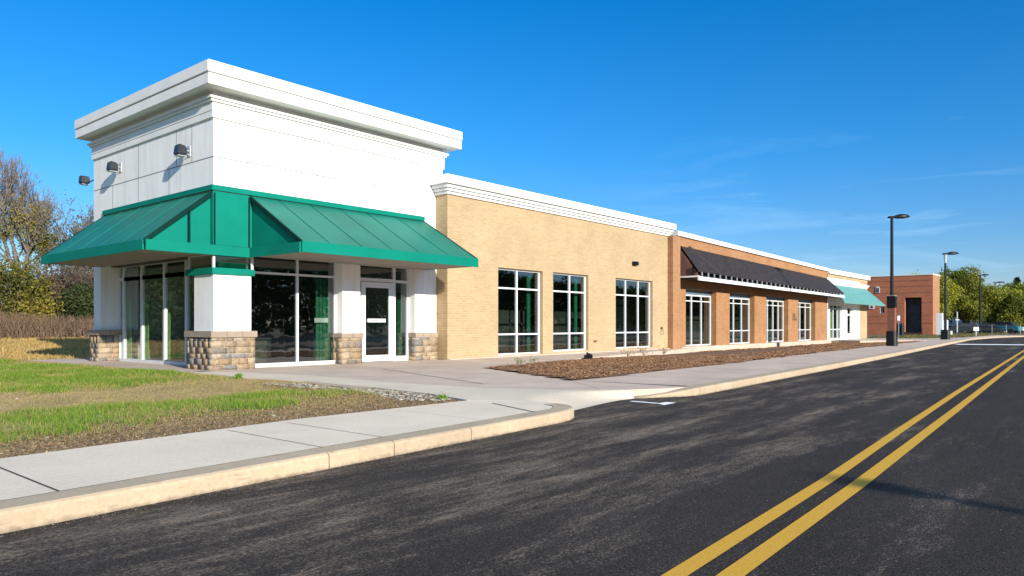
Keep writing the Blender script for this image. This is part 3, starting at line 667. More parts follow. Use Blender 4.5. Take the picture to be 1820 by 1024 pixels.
# piers
def pier(x0, x1, y0, y1, z0, z1): return MB(O).box(x0, x1, y0, y1, z0, z1).build('pier', 'white', T)
p = pier(9.9, 11.0, 18.68, 19.72, 1.0, 2.72)
MB(O).box(10.2, 10.98, 18.95, 19.6, 2.72, 3.2).build('pier_core', 'greenslope', p)
stone_base(T, O, 9.78, 11.03, 18.53, 19.92, .87, 1, .05)
m = MB(O); m.box(9.84, 11.08, 18.62, 20.12, 2.56, 2.735); m.build('green_band', 'green', T, bevel=.006)
g = MB(O).box(9.88, 11.06, 18.66, 20.04, 3.071, 3.10).build('corner_transom', 'frame', T)
for a, b_ in ((9.88, 18.66), (11.0, 18.66), (9.88, 19.98)): MB(O).box(a, a+.06, b_, b_+.06, 2.736, 3.07).build('post', 'frame', g)
MB(O).quad((9.94, 18.69, 2.735), (11.0, 18.69, 2.735), (11.0, 18.69, 3.07), (9.94, 18.69, 3.07)).quad((9.91, 18.72, 2.735), (9.91, 19.98, 2.735), (9.91, 19.98, 3.07), (9.91, 18.72, 3.07)).build('pane', 'glassbright', g)
pier(14.04, 14.73, 18.62, 19.1, .9, 3.2); stone_base(T, O, 13.98, 14.76, 18.56, 19.1, .81, 2, .035, .14)
pier(17.05, 18.06, 18.62, 19.1, .9, 3.2); stone_base(T, O, 17.03, 18.06, 18.56, 19.1, .78, 3, .02, .16)
pier(9.9, 10.5, 26.04, 26.6, 1.0, 3.2); stone_base(T, O, 9.8, 10.5, 25.95, 26.7, .87, 4, .06, .17)
# storefronts
window(T, O, 'y', 18.93, 11.0, 14.04, -.02, 3.2, (12.66,), (2.69,), .06, bottom=.13, name='shop_window')
window(T, O, 'x', 10.45, 19.74, 26.03, 0.0, 3.2, (25.65, 24.30, 22.73, 21.33), (2.72,), .09, bottom=.10, name='shop_window', gl='glassleft', mw=.12)
# entrance: frame, door leaf, sidelight
fr = MB(O)
for a, b_ in ((14.76, 14.98), (16.36, 16.46), (16.97, 17.05)): fr.box(a, b_, 18.93, 19.03, 0, 3.2)
fr.box(14.98, 16.36, 18.933, 19.027, 2.62, 2.73); fr.box(16.46, 16.97, 18.933, 19.027, 2.62, 2.71); fr.box(16.46, 16.97, 18.933, 19.027, 0, .16)
fr.box(14.98, 16.36, 18.933, 19.027, 3.12, 3.2); fr.box(16.46, 16.97, 18.933, 19.027, 3.12, 3.2)
fr = fr.build('entrance_frame', 'frame', T)
MB(O).quad((14.97, 18.98, 2.73), (16.37, 18.98, 2.73), (16.37, 18.98, 3.13), (14.97, 18.98, 3.13)).quad((16.45, 18.98, .15), (16.98, 18.98, .15), (16.98, 18.98, 3.13), (16.45, 18.98, 3.13)).build('pane', 'glass', fr)
dm = MB(O); dm.box(15.0, 15.17, 18.90, 18.96, .02, 2.60); dm.box(16.15, 16.34, 18.90, 18.96, .02, 2.60); dm.box(15.17, 16.15, 18.90, 18.96, .02, .22); dm.box(15.17, 16.15, 18.90, 18.96, 2.42, 2.60)
door = dm.build('door', 'frame', T)
MB(O).quad((15.16, 18.93, .21), (16.16, 18.93, .21), (16.16, 18.93, 2.43), (15.16, 18.93, 2.43)).build('pane', 'glass', door)
MB(O).box(15.24, 15.99, 18.875, 18.925, 1.29, 1.41).build('push_bar', 'frame', door, bevel=.01)
mk_ = MB(O)
for i in range(6): mk_.box(15.34+i*.055, 15.34+i*.055+.035, 18.872, 18.875, 1.335+.004*(i % 3), 1.36+.005*(i % 2))
mk_.build('bar_marking', 'black', door)
MB(O).tube((16.22, 18.86, 1.0), (16.22, 18.86, 1.35), .015).tube((16.22, 18.86, 1.05), (16.22, 18.91, 1.05), .01).tube((16.22, 18.86, 1.3), (16.22, 18.91, 1.3), .01).build('handle', 'steel', door)
# things seen inside
def curtain(x0, x1, y0, y1, z0, z1, mat, axis, ):
    m = MB(O); n = 8
    for i in range(n):
        a = i/n; b_ = (i+1)/n; off = .03 if i % 2 else 0
        if axis == 'y': m.box(x0+(x1-x0)*a, x0+(x1-x0)*b_, y0+off, y0+off+.02, z0, z1)
        else: m.box(x0+off, x0+off+.02, y0+(y1-y0)*a, y0+(y1-y0)*b_, z0, z1)
    m.build('curtain', mat, T)
curtain(13.45, 13.98, 19.15, 0, .12, 2.62, 'curtain', 'y')
curtain(16.74, 16.96, 19.15, 0, .18, 2.3, 'curtain', 'y')
curtain(10.60, 0, 25.4, 25.85, .12, 2.0, 'limecurtain', 'x')
curtain(10.60, 0, 24.15, 24.55, .12, 2.0, 'limecurtain', 'x')
curtain(10.60, 0, 22.68, 22.98, .12, 2.0, 'limecurtain', 'x')
MB(O).box(13.35, 13.85, 19.08, 19.1, 1.28, 1.42).build('notice', 'signwhite', T)
m = MB(O).box(11.6, 12.9, 21.0, 21.6, .02, .75); m.box(11.5, 13.0, 20.9, 21.7, .75, .8); m.build('counter', 'floorin', T)

# awnings
def awning(parent, o, axis, c, u0, u1, p, zt, zb, drop, mat, vmat, seams, gable='green', gdir=(1, 1), t=.06, soff='soffit', smat='greenedge'):
    """slope from the wall line c out to c-p; valance hangs below its lip"""
    P = lambda u, d, z: PT(axis, c, u, -d, z)
    e = zb+drop
    mb = MB(o).hexa([P(u0, 0, zt-t), P(u1, 0, zt-t), P(u1, p, e-t), P(u0, p, e-t), P(u0, 0, zt), P(u1, 0, zt), P(u1, p, e), P(u0, p, e)])
    aw = mb.build('awning', mat, parent)
    m = MB(o); abox(m, axis, c, u0-.02, u1+.02, -p-.035, -p+.002, zb, e+.012); m.build('valance', vmat, aw)
    for k, (u, s) in enumerate(((u0, 1), (u1, -1))):
        if not gdir[k]: continue
        a = u+s*.05; b_ = u+s*.02
        ring = lambda q: [P(q, .01, zt-.1), P(q, .01, zb+.02), P(q, p-.01, zb+.02), P(q, p-.01, e-.08)]
        MB(o).prism(ring(a), ring(a+s*.02)).build('gable_panel', gable, aw)
        # raised rake edge; on green awnings its near-black colour paints the shadow gap
        q0, q1 = sorted((u-s*.025, u+s*.03))
        MB(o).hexa([P(q0, 0, zt-.13), P(q1, 0, zt-.13), P(q1, p+.01, e-.11), P(q0, p+.01, e-.11), P(q0, 0, zt+.012), P(q1, 0, zt+.012), P(q1, p+.01, e+.012), P(q0, p+.01, e+.012)]).build('rake_edge', 'greendark' if gable == 'green' else vmat, aw)
    for u in seams:
        m = MB(o); m.hexa([P(u-.006, 0, zt), P(u+.006, 0, zt), P(u+.006, p, e), P(u-.006, p, e), P(u-.006, 0, zt+.012), P(u+.006, 0, zt+.02), P(u+.006, p, e+.012), P(u-.006, p, e+.012)])
        m.build('seam', smat, aw)
    if soff:
        m = MB(o); abox(m, axis, c, u0+.08, u1-.08, -p+.01, -.01, zb+.03, zb+.05); m.build('soffit', soff, aw)
    return aw
aw1 = awning(T, O, 'y', 18.68, 10.95, 17.52, 2.5, 4.78, 3.07, .27, 'greenslope', 'green', (11.82, 12.89, 13.97, 15.02, 16.24))
aw2 = awning(T, O, 'x', 9.9, 18.72, 25.72, 1.8, 4.78, 3.07, .25, 'greenslope', 'green', (20.1, 21.5, 22.9, 24.3), smat='greenslope')
m = MB(O).box(X0-.07, 17.5, Y0-.07, Y0-.001, 4.79, 4.93); m.box(X0-.07, X0-.001, Y0, 25.74, 4.79, 4.93); m.build('awning_flashing', 'green', T)
m = MB(O).box(9.86, 10.99, 18.625, 18.672, 3.34, 4.76); m.box(9.86, 9.893, 18.672, 18.80, 3.34, 4.7); m.build('green_panel', 'green', T)
m = MB(O).box(8.1, 10.90, 18.56, 18.62, 3.06, 3.325); m.box(10.88, 10.93, 16.2, 18.555, 3.06, 3.325); m.build('fascia_band', 'green', T)
for x, z in ((9.22, 4.18), (9.9, 4.72), (10.9, 4.72)): MB(O).box(x-.02, x+.02, 18.60, 18.625, 3.33, z).build('panel_rib', 'greendark', T)

# ------------------------------------------------------------------ tan brick shop
O2 = (18.08, 18.1, 0)
B = empty('brick_shop', O2, 'tan brick shop with white stepped cornice and three tall white framed windows', 'building')
w1 = [(20.75, 23.47, .06, 3.36), (24.17, 26.73, .11, 3.37), (28.95, 32.36, .11, 3.37)]
m = wall(MB(O2), 'y', 18.1, 18.08, 33.9, 0, 6.0, w1, .3)
m.box(18.08, 18.38, 18.4, 18.66, 0, 6.0); m.box(18.43, 33.9, 27.6, 27.9, 0, 6.0); m.box(33.6, 33.9, 18.4, 27.6, 0, 6.0)
m.build('wall', 'tan', B)
MB(O2).box(18.45, 33.59, 18.41, 27.59, 5.5, 5.6).build('roof', 'joint', B)
MB(O2).box(18.45, 33.58, 18.41, 27.58, .0, .02).build('floor', 'floorin', B)
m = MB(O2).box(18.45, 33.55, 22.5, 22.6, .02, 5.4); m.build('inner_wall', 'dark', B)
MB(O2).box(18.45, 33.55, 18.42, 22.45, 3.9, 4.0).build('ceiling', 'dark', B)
m = MB(O2)
for a, z0, z1 in ((.07, 5.74, 5.83), (.14, 5.84, 5.93), (.21, 5.94, 6.05), (.31, 6.06, 6.36)): m.box(18.08-a, 34.0+a*.8, 18.1-a, 18.66 if a < .2 else 18.67, z0, z1)
m.box(18.5, 34.1, 18.68, 28.0, 6.0, 6.34)
m.build('cornice', 'trimwhite', B, bevel=.006)
window(B, O2, 'y', 18.25, *w1[0], (22.04,), (.85, 2.61), .062)
window(B, O2, 'y', 18.25, *w1[1], (25.55,), (.85, 2.61), .062)
window(B, O2, 'y', 18.25, *w1[2], (30.08, 31.24), (.85, 2.61), .062, mw=.06)
MB(O2).box(18.1, 36.0, 17.98, 18.09, -.3, .035).build('base_ledge', 'plaza', B)
for a, b_ in ((23.1, 23.3), (26.4, 26.6)): MB(O2).box(a, b_, 18.6, 18.65, .12, 3.3).build('curtain', 'curtain', B)
m = MB(O2).box(30.6, 32.6, 19.6, 19.65, .02, 2.5); m.build('partition', 'charcoal', B)

# ------------------------------------------------------------------ brown shop with the black awning
O3 = (33.9, 17.8, 0)
C3 = empty('brown_brick_shop', O3, 'brown brick shop with long black sloping awning over four recessed windows', 'building')
def ztop(x): return 6.1-(x-34.8)*.0195
ops = [(35.9, 39.66, .06, 3.12), (41.5, 45.23, .06, 3.12), (47.19, 51.19, .06, 3.12), (53.21, 56.87, .06, 3.12)]
m = MB(O3); wall(m, 'y', 18.1, 34.7, 59.7, 0, 3.5, ops, .3)
m.hexa([(34.7, 18.1, 3.5), (59.7, 18.1, 3.5), (59.7, 18.4, 3.5), (34.7, 18.4, 3.5), (34.7, 18.1, ztop(34.7)-.25), (59.7, 18.1, ztop(59.7)-.25), (59.7, 18.4, ztop(59.7)-.25), (34.7, 18.4, ztop(34.7)-.25)])
m.build('wall', 'brown', C3)
m = MB(O3).box(34.0, 59.7, 27.6, 27.9, 0, 5.3); m.box(59.4, 59.7, 18.4, 27.6, 0, 5.3); m.build('rear_wall', 'brown', C3)
MB(O3).box(34.0, 59.38, 18.41, 27.59, 4.6, 4.7).build('roof', 'joint', C3)
MB(O3).box(34.0, 59.38, 18.41, 27.59, 0, .02).build('floor', 'floorin', C3)
MB(O3).box(34.0, 59.3, 21.5, 21.6, .02, 4.5).build('inner_wall', 'dark', C3)
MB(O3).box(33.9, 34.7, 17.8, 18.4, -.3, 5.76).build('pilaster', 'orange', C3)
def skew(o, x0, x1, y0, y1, za0, za1, zb0, zb1):
    return MB(o).hexa([(x0, y0, za0), (x1, y0, zb0), (x1, y1, zb0), (x0, y1, za0), (x0, y0, za1), (x1, y0, zb1), (x1, y1, zb1), (x0, y1, za1)])
skew(O3, 34.8, 59.9, 17.98, 18.5, ztop(34.8)-.24, ztop(34.8), ztop(59.9)-.24, ztop(59.9)).build('parapet_cap', 'trimwhite', C3)
for i, (a, b_, z0, z1) in enumerate(ops):
    L = b_-a; f = ('y', 18.42, a, b_, .06, 2.86)
    us = (a+L*.36, a+L*.68) if i != 2 else (a+L*.27, a+L*.52, a+L*.76)
    zs = (.86, 2.52) if i else (2.52,)
    window(C3, O3, *f, us, zs, .07, mw=.055)
    MB(O3).box(a, b_, 18.43, 18.5, 2.862, 3.12).build('header_panel', 'bluegrey', C3)
m = MB(O3)
for a, b_ in ((34.9, 39.7), (39.72, 45.0), (45.02, 51.2), (51.22, 56.9), (56.92, 59.7)): m.box(a, b_, 17.80, 18.09, -.4, .055)
m.build('base_ledge', 'plaza', C3)
# black awning
zt = lambda x: 5.36-(x-35.3)*.0215
zl = lambda x: 4.02-(x-35.0)*.0142
yl = 16.95
m = MB(O3); xa, xb, xc, xd = 35.3, 59.5, 35.0, 60.0
m.hexa([(xa, 18.09, zt(xa)-.08), (xb, 18.09, zt(xb)-.08), (xd, yl, zl(xd)-.08), (xc, yl, zl(xc)-.08), (xa, 18.09, zt(xa)), (xb, 18.09, zt(xb)), (xd, yl, zl(xd)), (xc, yl, zl(xc))])
ba = m.build('awning', 'shingle', C3)
ba['label'] = 'black sloping awning with white lip beam'
m = MB(O3)
for x in (36.2,):
    m.hexa([(x, 18.09, zt(x)), (x+.25, 18.09, zt(x)), (x+1.5, yl, zl(x+1.3)), (x+1.25, yl, zl(x+1.3)), (x, 18.09, zt(x)+.08), (x+.25, 18.09, zt(x)+.08), (x+1.5, yl, zl(x+1.3)+.08), (x+1.25, yl, zl(x+1.3)+.08)])
m.build('rib', 'tyre', ba)
skew(O3, 35.0, 60.0, yl-.06, yl+.03, 3.50, 3.70, 3.31, 3.46).build('lip_beam', 'trimwhite', ba)
n = 34
for i in range(n):
    x = 35.4+i*(59.6-35.4)/(n-1); zb_ = 3.70-(x-35)*.0096; zt_ = zl(x)-.08
    MB(O3).box(x-.02, x+.02, yl-.05, yl+.02, zb_, zt_).build('lip_post', 'steel', ba)
MB(O3).hexa([(35.0, 17.25, 3.74), (60, 17.25, 3.48), (60, 17.3, 3.48), (35, 17.3, 3.74), (35.0, 17.25, 4.2), (60, 17.25, 3.72), (60, 17.3, 3.72), (35, 17.3, 4.2)]).build('lip_backing', 'black', ba)
skew(O3, 35.0, 59.9, yl+.04, 18.05, 3.6, 3.65, 3.35, 3.4).build('soffit', 'shingle', ba)
m = MB(O3).prism([(35.1, 18.08, 5.2), (35.1, 18.08, 3.75), (35.1, 17.05, 3.75), (35.1, 17.05, 3.9)], [(35.16, 18.08, 5.2), (35.16, 18.08, 3.75), (35.16, 17.05, 3.75), (35.16, 17.05, 3.9)])
m.build('gable_panel', 'roofbrown', ba)
MB(O3).box(34.95, 35.05, 16.9, 18.08, 3.66, 3.74).build('end_beam', 'trimwhite', ba)
m = MB(O3)
for i in range(4): m.box(52.0+.0*i, 52.9-.1*i, 18.085, 18.095, 1.55+.13*i, 1.60+.13*i)
m.build('wall_vent', 'black', C3)

# ------------------------------------------------------------------ end shop with teal awning
O4 = (59.7, 18.1, 0)
E4 = empty('end_shop', O4, 'small white end shop with pale teal awning past the brown brick shop', 'building')
ops4 = [(60.4, 63.6, .06, 2.85), (65.0, 66.7, 0.0, 2.75)]
m = wall(MB(O4), 'y', 18.1, 59.75, 68.7, 0, 4.95, ops4, .3); m.box(59.75, 71.0, 27.6, 27.9, 0, 4.95); m.box(70.7, 71, 18.4, 27.6, 0, 4.95); m.build('wall', 'white', E4)
MB(O4).box(68.7, 71.0, 18.1, 18.4, 0, 4.95).build('brick_pier', 'tan', E4)
MB(O4).box(59.75, 71.0, 18.06, 18.4, 4.95, 5.22).build('brick_band', 'tan', E4)
MB(O4).box(59.75, 71.3, 17.9, 18.5, 5.22, 5.58).build('cornice', 'trimwhite', E4, bevel=.01)
MB(O4).hexa([(59.8, 18.0, 4.4), (70.6, 18.0, 4.4), (70.6, 18.09, 4.4), (59.8, 18.09, 4.4), (59.8, 17.9, 4.72), (71.1, 17.9, 4.72), (71.1, 18.09, 4.72), (59.8, 18.09, 4.72)]).build('flared_band', 'trimwhite', E4)
MB(O4).box(59.8, 70.68, 18.41, 27.59, 4.6, 4.7).build('roof', 'joint', E4)
MB(O4).box(59.8, 70.68, 20.5, 20.6, 0, 4.5).build('inner_wall', 'dark', E4)
window(E4, O4, 'y', 18.2, *ops4[0], (61.6, 62.7), (.85, 2.5), .09)
m = MB(O4).box(61.7, 62.6, 18.6, 18.64, .1, 2.8); m.build('curtain', 'limecurtain', E4)
f = MB(O4).box(65.0, 65.25, 18.2, 18.3, 0, 2.75); f.box(66.35, 66.7, 18.2, 18.3, 0, 2.75); f.box(65.25, 66.35, 18.2, 18.3, 0, .5); f.box(65.25, 66.35, 18.2, 18.3, 2.0, 2.15); f.box(65.25, 66.35, 18.2, 18.3, 2.6, 2.75)
f = f.build('door', 'frame', E4)
MB(O4).quad((65.2, 18.25, .45), (66.4, 18.25, .45), (66.4, 18.25, 2.7), (65.2, 18.25, 2.7)).build('pane', 'glass', f)
P4 = lambda x, y, z: (x, y, z)
m = MB(O4).hexa([(60.3, 18.0, 4.36), (70.4, 18.0, 4.32), (71.7, 16.8, 2.98), (59.5, 16.8, 2.98), (60.3, 18.0, 4.41), (70.4, 18.0, 4.37), (71.7, 16.8, 3.03), (59.5, 16.8, 3.03)])
a4 = m.build('awning', 'teal', E4); MB(O4).box(59.5, 71.7, 16.77, 16.8, 2.88, 3.03).build('valance', 'teal', a4)
MB(O4).hexa([(65.1, 18.0, 4.39), (65.16, 18.0, 4.39), (66.36, 16.8, 3.03), (66.3, 16.8, 3.03), (65.1, 18.0, 4.43), (65.16, 18.0, 4.43), (66.36, 16.8, 3.06), (66.3, 16.8, 3.06)]).build('seam', 'teal', a4)
MB(O4).hexa([(70.36, 18.0, 2.95), (70.42, 18.0, 2.95), (71.7, 16.85, 2.95), (71.64, 16.85, 2.95), (70.36, 18.0, 4.3), (70.42, 18.0, 4.3), (71.7, 16.85, 3.0), (71.64, 16.85, 3.0)]).build('gable_panel', 'teal', a4)

# ------------------------------------------------------------------ red brick building across the side street
O5 = (100, 18.16, 0)
D5 = empty('red_brick_building', O5, 'flat roofed red brick building with dark recessed entrance beyond the shops', 'building')
m = wall(MB(O5), 'x', 100, 18.16, 30, -.1, 7.25, [(19.36, 21.2, .3, 4.57), (23.47, 23.99, 2.67, 3.52)], .6)
m.build('wall', 'red', D5)
m = wall(MB(O5), 'y', 18.16, 100.6, 104.1, -.1, 7.25, [], .6); m.box(103.5, 104.1, 18.76, 30, -.1, 7.25); m.box(100.6, 103.5, 29.4, 30, -.1, 7.25); m.build('side_wall', 'orange', D5)
MB(O5).box(99.93, 104.2, 18.1, 30.05, 7.25, 7.38).build('parapet_cap', 'trimwhite', D5)
MB(O5).box(100.6, 103.5, 18.76, 29.4, 6.6, 6.7).build('roof', 'joint', D5)
m = MB(O5)
for z in (1.4, 2.3, 3.9, 5.1, 5.9, 6.6):
    for a, b_ in (((18.2, 30),) if z > 4.6 else ((18.2, 19.3), (21.25, 30))): m.box(99.985, 99.999, a, b_, z, z+.035)
m.build('brick_groove', 'crack', D5)
en = MB(O5).box(101.2, 101.3, 18.8, 22, .0, 4.6).build('entrance_recess', 'dark', D5)
m = MB(O5).box(101.1, 101.19, 19.7, 20.6, 2.4, 3.6); m.box(101.0, 101.19, 19.45, 20.3, .1, 2.1); m.build('entrance_panel', 'charcoal', en)
window(D5, O5, 'x', 100.1, 23.47, 23.99, 2.67, 3.52, (23.73,), (), .06)
m = MB(O5); r = .24; pts = [(24.0, 5.25), (24.0, 5.8)]+[(24.24-r*math.cos(t), 5.8+r*math.sin(t)) for t in np.linspace(0, math.pi, 9)[1:-1]]+[(24.48, 5.8), (24.48, 5.25)]
m.prism([(99.94, a, z) for a, z in pts], [(99.99, a, z) for a, z in pts]); aw_ = m.build('arched_window', 'frame', D5)
m = MB(O5).box(99.92, 99.935, 24.1, 24.22, 5.3, 5.85); m.box(99.92, 99.935, 24.27, 24.39, 5.3, 5.85); m.build('pane', 'charcoal', aw_)
m = MB(O5).box(99.9, 99.98, 24.64, 25.3, 3.25, 3.72); sg = m.build('sign', 'signwhite', D5)
m = MB(O5); m.box(99.88, 99.899, 25.2, 25.26, 3.32, 3.62); m.box(99.88, 99.899, 25.1, 25.2, 3.32, 3.38); m.build('sign_edge_mark', 'redmark', sg)
m = MB(O5)
for a in (25.02, 24.96, 24.88, 24.80): m.hexa([(99.88, a-.05, 3.34), (99.88, a, 3.34), (99.899, a, 3.34), (99.899, a-.05, 3.34), (99.88, a-.02, 3.62), (99.88, a+.03, 3.62), (99.899, a+.03, 3.62), (99.899, a-.02, 3.62)])
m.build('sign_lettering', 'black', sg)

# ------------------------------------------------------------------ lights on walls
def floodlight(loc, rz, label):
    o = (0, 0, 0)
    t = empty('floodlight', loc, label, 'wall light', 'floodlights on the corner shop')
    # arm leaves the wall towards -x
    MB(o).box(-.025, 0, -.06, .06, -.13, .16).tube((-.02, 0, .02), (-.12, 0, .02), .02, n=8).tube((-.02, 0, -.1), (-.16, 0, -.02), .012, n=6).build('bracket', 'steel', t)
    h = [(-.12, -.13, -.13), (-.40, -.17, -.15), (-.40, .17, -.15), (-.12, .13, -.13), (-.12, -.12, .12), (-.36, -.15, .16), (-.36, .15, .16), (-.12, .12, .12)]
    hs_ = MB(o).hexa(h).build('housing', 'charcoal', t, bevel=.035)
    MB(o).box(-.38, -.16, -.12, .12, -.165, -.15).build('lens', 'steel', hs_)
    t.rotation_euler = (0, 0, rz); return t
floodlight((9.9, 19.98, 6.0), 0, 'dark floodlight on the white tower side nearest its corner, high above the awning')
floodlight((9.9, 24.46, 6.17), 0, 'dark floodlight in the middle of three on the side of the white tower')
f3 = floodlight((9.98, 26.6, 6.08), R(-90), 'floodlight sticking out past the far left edge of the white tower')
for ch in f3.children:
    if ch.name.startswith('housing'): ch.location = (-.75, 0, .12)
MB((0, 0, 0)).tube((-.1, 0, .02), (-.95, 0, .0), .02, n=8).build('arm', 'black', f3)
t = empty('wall_light', (30.5, 18.1, 4.13), 'small black wall light on tan brick above the third window', 'wall light')
MB().box(-.12, .28, -.16, 0, -.09, .09).build('housing', 'black', t, bevel=.02); MB().box(.285, .4, -.1, -.01, -.06, .06).build('lens', 'steel', t, bevel=.02)
t = empty('wall_outlet', (33.2, 18.1, 1.0), 'rusty outlet with dangling wire beside the pilaster on tan brick', 'outlet')
MB().tube((0, 0, .06), (0, -.1, .06), .07, .045, n=10).build('box', 'rust', t)
m = MB(); pts = [(0.05+.16*math.sin(k*.8), -.05, .05-.32*math.sin(k*.39)) for k in range(9)]
for a, b_ in zip(pts[:-1], pts[1:]): m.tube(a, b_, .008, n=5)
m.build('wire', 'black', t)
t = empty('wall_outlet', (27.25, 18.1, .48), 'small dark outlet low on tan brick between second and third windows', 'outlet')
MB().box(-.12, 0, -.04, 0, -.04, .05).box(.03, .13, -.03, 0, -.03, .05).build('box', 'rust', t, bevel=.008)
t = empty('hose_bib', (18.0, 18.62, 1.55), 'small metal ring fixed on the white pier beside tan brick', 'fitting')
m = MB()
for k in range(10):
    a = 2*math.pi*k/10; b_ = 2*math.pi*(k+1)/10; m.tube((.06*math.cos(a), -.02, .06*math.sin(a)), (.06*math.cos(b_), -.02, .06*math.sin(b_)), .008, n=5)
m.build('ring', 'steel', t)
t = empty('utility_valve', (22.2, 15.05, -.02), 'small black valve box standing in mulch below the second window', 'utility box')
MB().box(-.12, .16, -.1, .1, 0, .14).tube((-.05, 0, .14), (-.05, 0, .24), .035, n=8).tube((.06, -.02, .14), (.06, -.02, .2), .05, n=8).box(.1, .26, -.03, .03, .1, .16).build('body', 'black', t, bevel=.008)

# ------------------------------------------------------------------ street lamps
def lamp(loc, h, headlen, label, base=(.55, .86), style=0):
    t = empty('street_lamp', loc, label, 'street lamp', 'black street lamps along the sidewalk')
    bw, bh = base; w = bw/2
    MB().prism([(-w, -w*.7, 0), (-w*.7, -w, 0), (w*.7, -w, 0), (w, -w*.7, 0), (w, w*.7, 0), (w*.7, w, 0), (-w*.7, w, 0), (-w, w*.7, 0)],
               [(-w*.93, -w*.65, bh), (-w*.65, -w*.93, bh), (w*.65, -w*.93, bh), (w*.93, -w*.65, bh), (w*.93, w*.65, bh), (w*.65, w*.93, bh), (-w*.65, w*.93, bh), (-w*.93, w*.65, bh)]).build('base', 'black', t, bevel=.02)
    MB().tube((0, 0, bh), (0, 0, h-.05), .10 if style else .13, .078 if style else .10, 14).build('pole', 'black', t, smooth=False)
    if style == 1:
        MB().box(-.19, .19, -.19, .19, bh, 2.2).build('column_cladding', 'rust', t)
        bx = MB().box(-.23, .23, -.22, .22, 2.2, 2.87).build('control_box', 'black', t, bevel=.02)
        MB().box(-.33, .31, -.2, .2, 2.872, 2.9).build('shelf', 'steel', bx)
        MB().box(-.1, .06, -.235, -.22, 2.42, 2.62).build('panel', 'charcoal', bx)
    if style == 2: MB().tube((0, 0, h-.75), (0, 0, h-.06), .085, .12, 12).build('collar', 'steel', t)
    # head: flattened teardrop reaching right of the pole as seen from the road
    d = Vector((.643, -.766)); rings = []
    secs = [(-.22, .04, .04), (-.17, .11, .08), (-.05, .12, .09), (.08, .12, .09), (.25, .18, .15), (.45, .22, .19), (.65, .21, .17), (.80, .15, .12), (.90, .05, .04)]
    mb = MB(); nn = 12; s = headlen/1.1
    for q, (a, wd, th) in enumerate(secs):
        for k in range(nn):
            an = 2*math.pi*k/nn; ox = math.cos(an)*wd; oz = math.sin(an)*th
            if oz < 0: oz *= .45
            mb.v.append((d.x*a*s-d.y*ox, d.y*a*s+d.x*ox, h+oz+.05*a))
    for q in range(len(secs)-1):
        for k in range(nn): mb.f.append((q*nn+k, q*nn+(k+1) % nn, (q+1)*nn+(k+1) % nn, (q+1)*nn+k))
    mb.f += [tuple(range(nn))[::-1], tuple(range((len(secs)-1)*nn, len(secs)*nn))]
    hd = mb.build('lamp_head', 'black', t, smooth=True)
    MB().hexa([(d.x*.3*s-.08, d.y*.3*s-.08, h-.06), (d.x*.3*s+.08, d.y*.3*s+.08, h-.06), (d.x*.68*s+.08, d.y*.68*s+.08, h-.05), (d.x*.68*s-.08, d.y*.68*s-.08, h-.05),
               (d.x*.3*s-.08, d.y*.3*s-.08, h-.03), (d.x*.3*s+.08, d.y*.3*s+.08, h-.03), (d.x*.68*s+.08, d.y*.68*s+.08, h-.02), (d.x*.68*s-.08, d.y*.68*s-.08, h-.02)]).build('lens', 'black', hd)
    return t
lamp((46.6, 10.55, 0), 7.4, 1.25, 'nearest black street lamp with brown clad lower column standing by the mulch bed', style=1)
lamp((70.6, 11.9, 0), 7.15, 1.35, 'second black street lamp with pale collar where the sidewalk meets the side street', (.66, .82), 2)
lamp((123, 16.4, -.02), 8.3, 1.5, 'third street lamp, slender, in front of the green trees', (.4, .3))
lamp((144.8, 17.2, -.02), 8.25, 1.9, 'farthest street lamp, mostly hidden with its head showing against the trees', (.4, .3))
# the lamp whose shadow lies across the lines, on the verge behind the viewpoint
lamp_b = lamp((1.05, -20.25, -.3), 7.28, .5, 'street lamp on the opposite verge casting a long shadow over the yellow lines', style=4)

lamp_b.rotation_euler = (0, 0, R(125.5))
for ch in lamp_b.children:
    if ch.name.startswith('base'): ch.scale = (.6, .6, 1)
# ------------------------------------------------------------------ trees
def grow(seed, h, levels, spread=.5, up=.35, r0=.2, nb=4, ratio=.68, trunk=.3, seglen=None, droop=0):
    rnd = random.Random(seed); segs = []; tips = []
    def rec(p, d, L, r, lv):
        n = 3 if lv < 2 else 2; q = p
        for s_ in range(n):
            d = (d+Vector((rnd.gauss(0, .10), rnd.gauss(0, .10), up*.16-droop*lv*.02))).normalized()
            e = q+d*L/n; rr = r*(1-(s_+1)/n*.35); segs.append((q, e, r*(1-s_/n*.35), rr, lv)); q = e
            if lv >= levels-2: tips.append((q, lv))
            if lv < levels and s_ < n-1 and lv > 0 and rnd.random() < .75:
                a = rnd.uniform(0, 2*math.pi); o = d.orthogonal().normalized(); o = (Matrix.Rotation(a, 3, d) @ o)
                rec(q, (d*(1-spread)+o*spread*1.3).normalized(), L*ratio*.8, rr*.55, lv+1)
        if lv < levels:
            k = nb if lv < 2 else max(2, nb-1)
            a0 = rnd.uniform(0, 6.28)
            for i in range(k):
                a = a0+2*math.pi*i/k+rnd.uniform(-.4, .4); o = d.orthogonal().normalized(); o = Matrix.Rotation(a, 3, d) @ o
                sp = spread*rnd.uniform(.5, 1.25)
                rec(q, (d*(1-sp)+o*sp+Vector((0, 0, up*.3))).normalized(), L*ratio*rnd.uniform(.75, 1.2), r*.62, lv+1)
    rec(Vector((0, 0, 0)), Vector((0, 0, 1)), h*trunk, r0, 0)
    return segs, tips
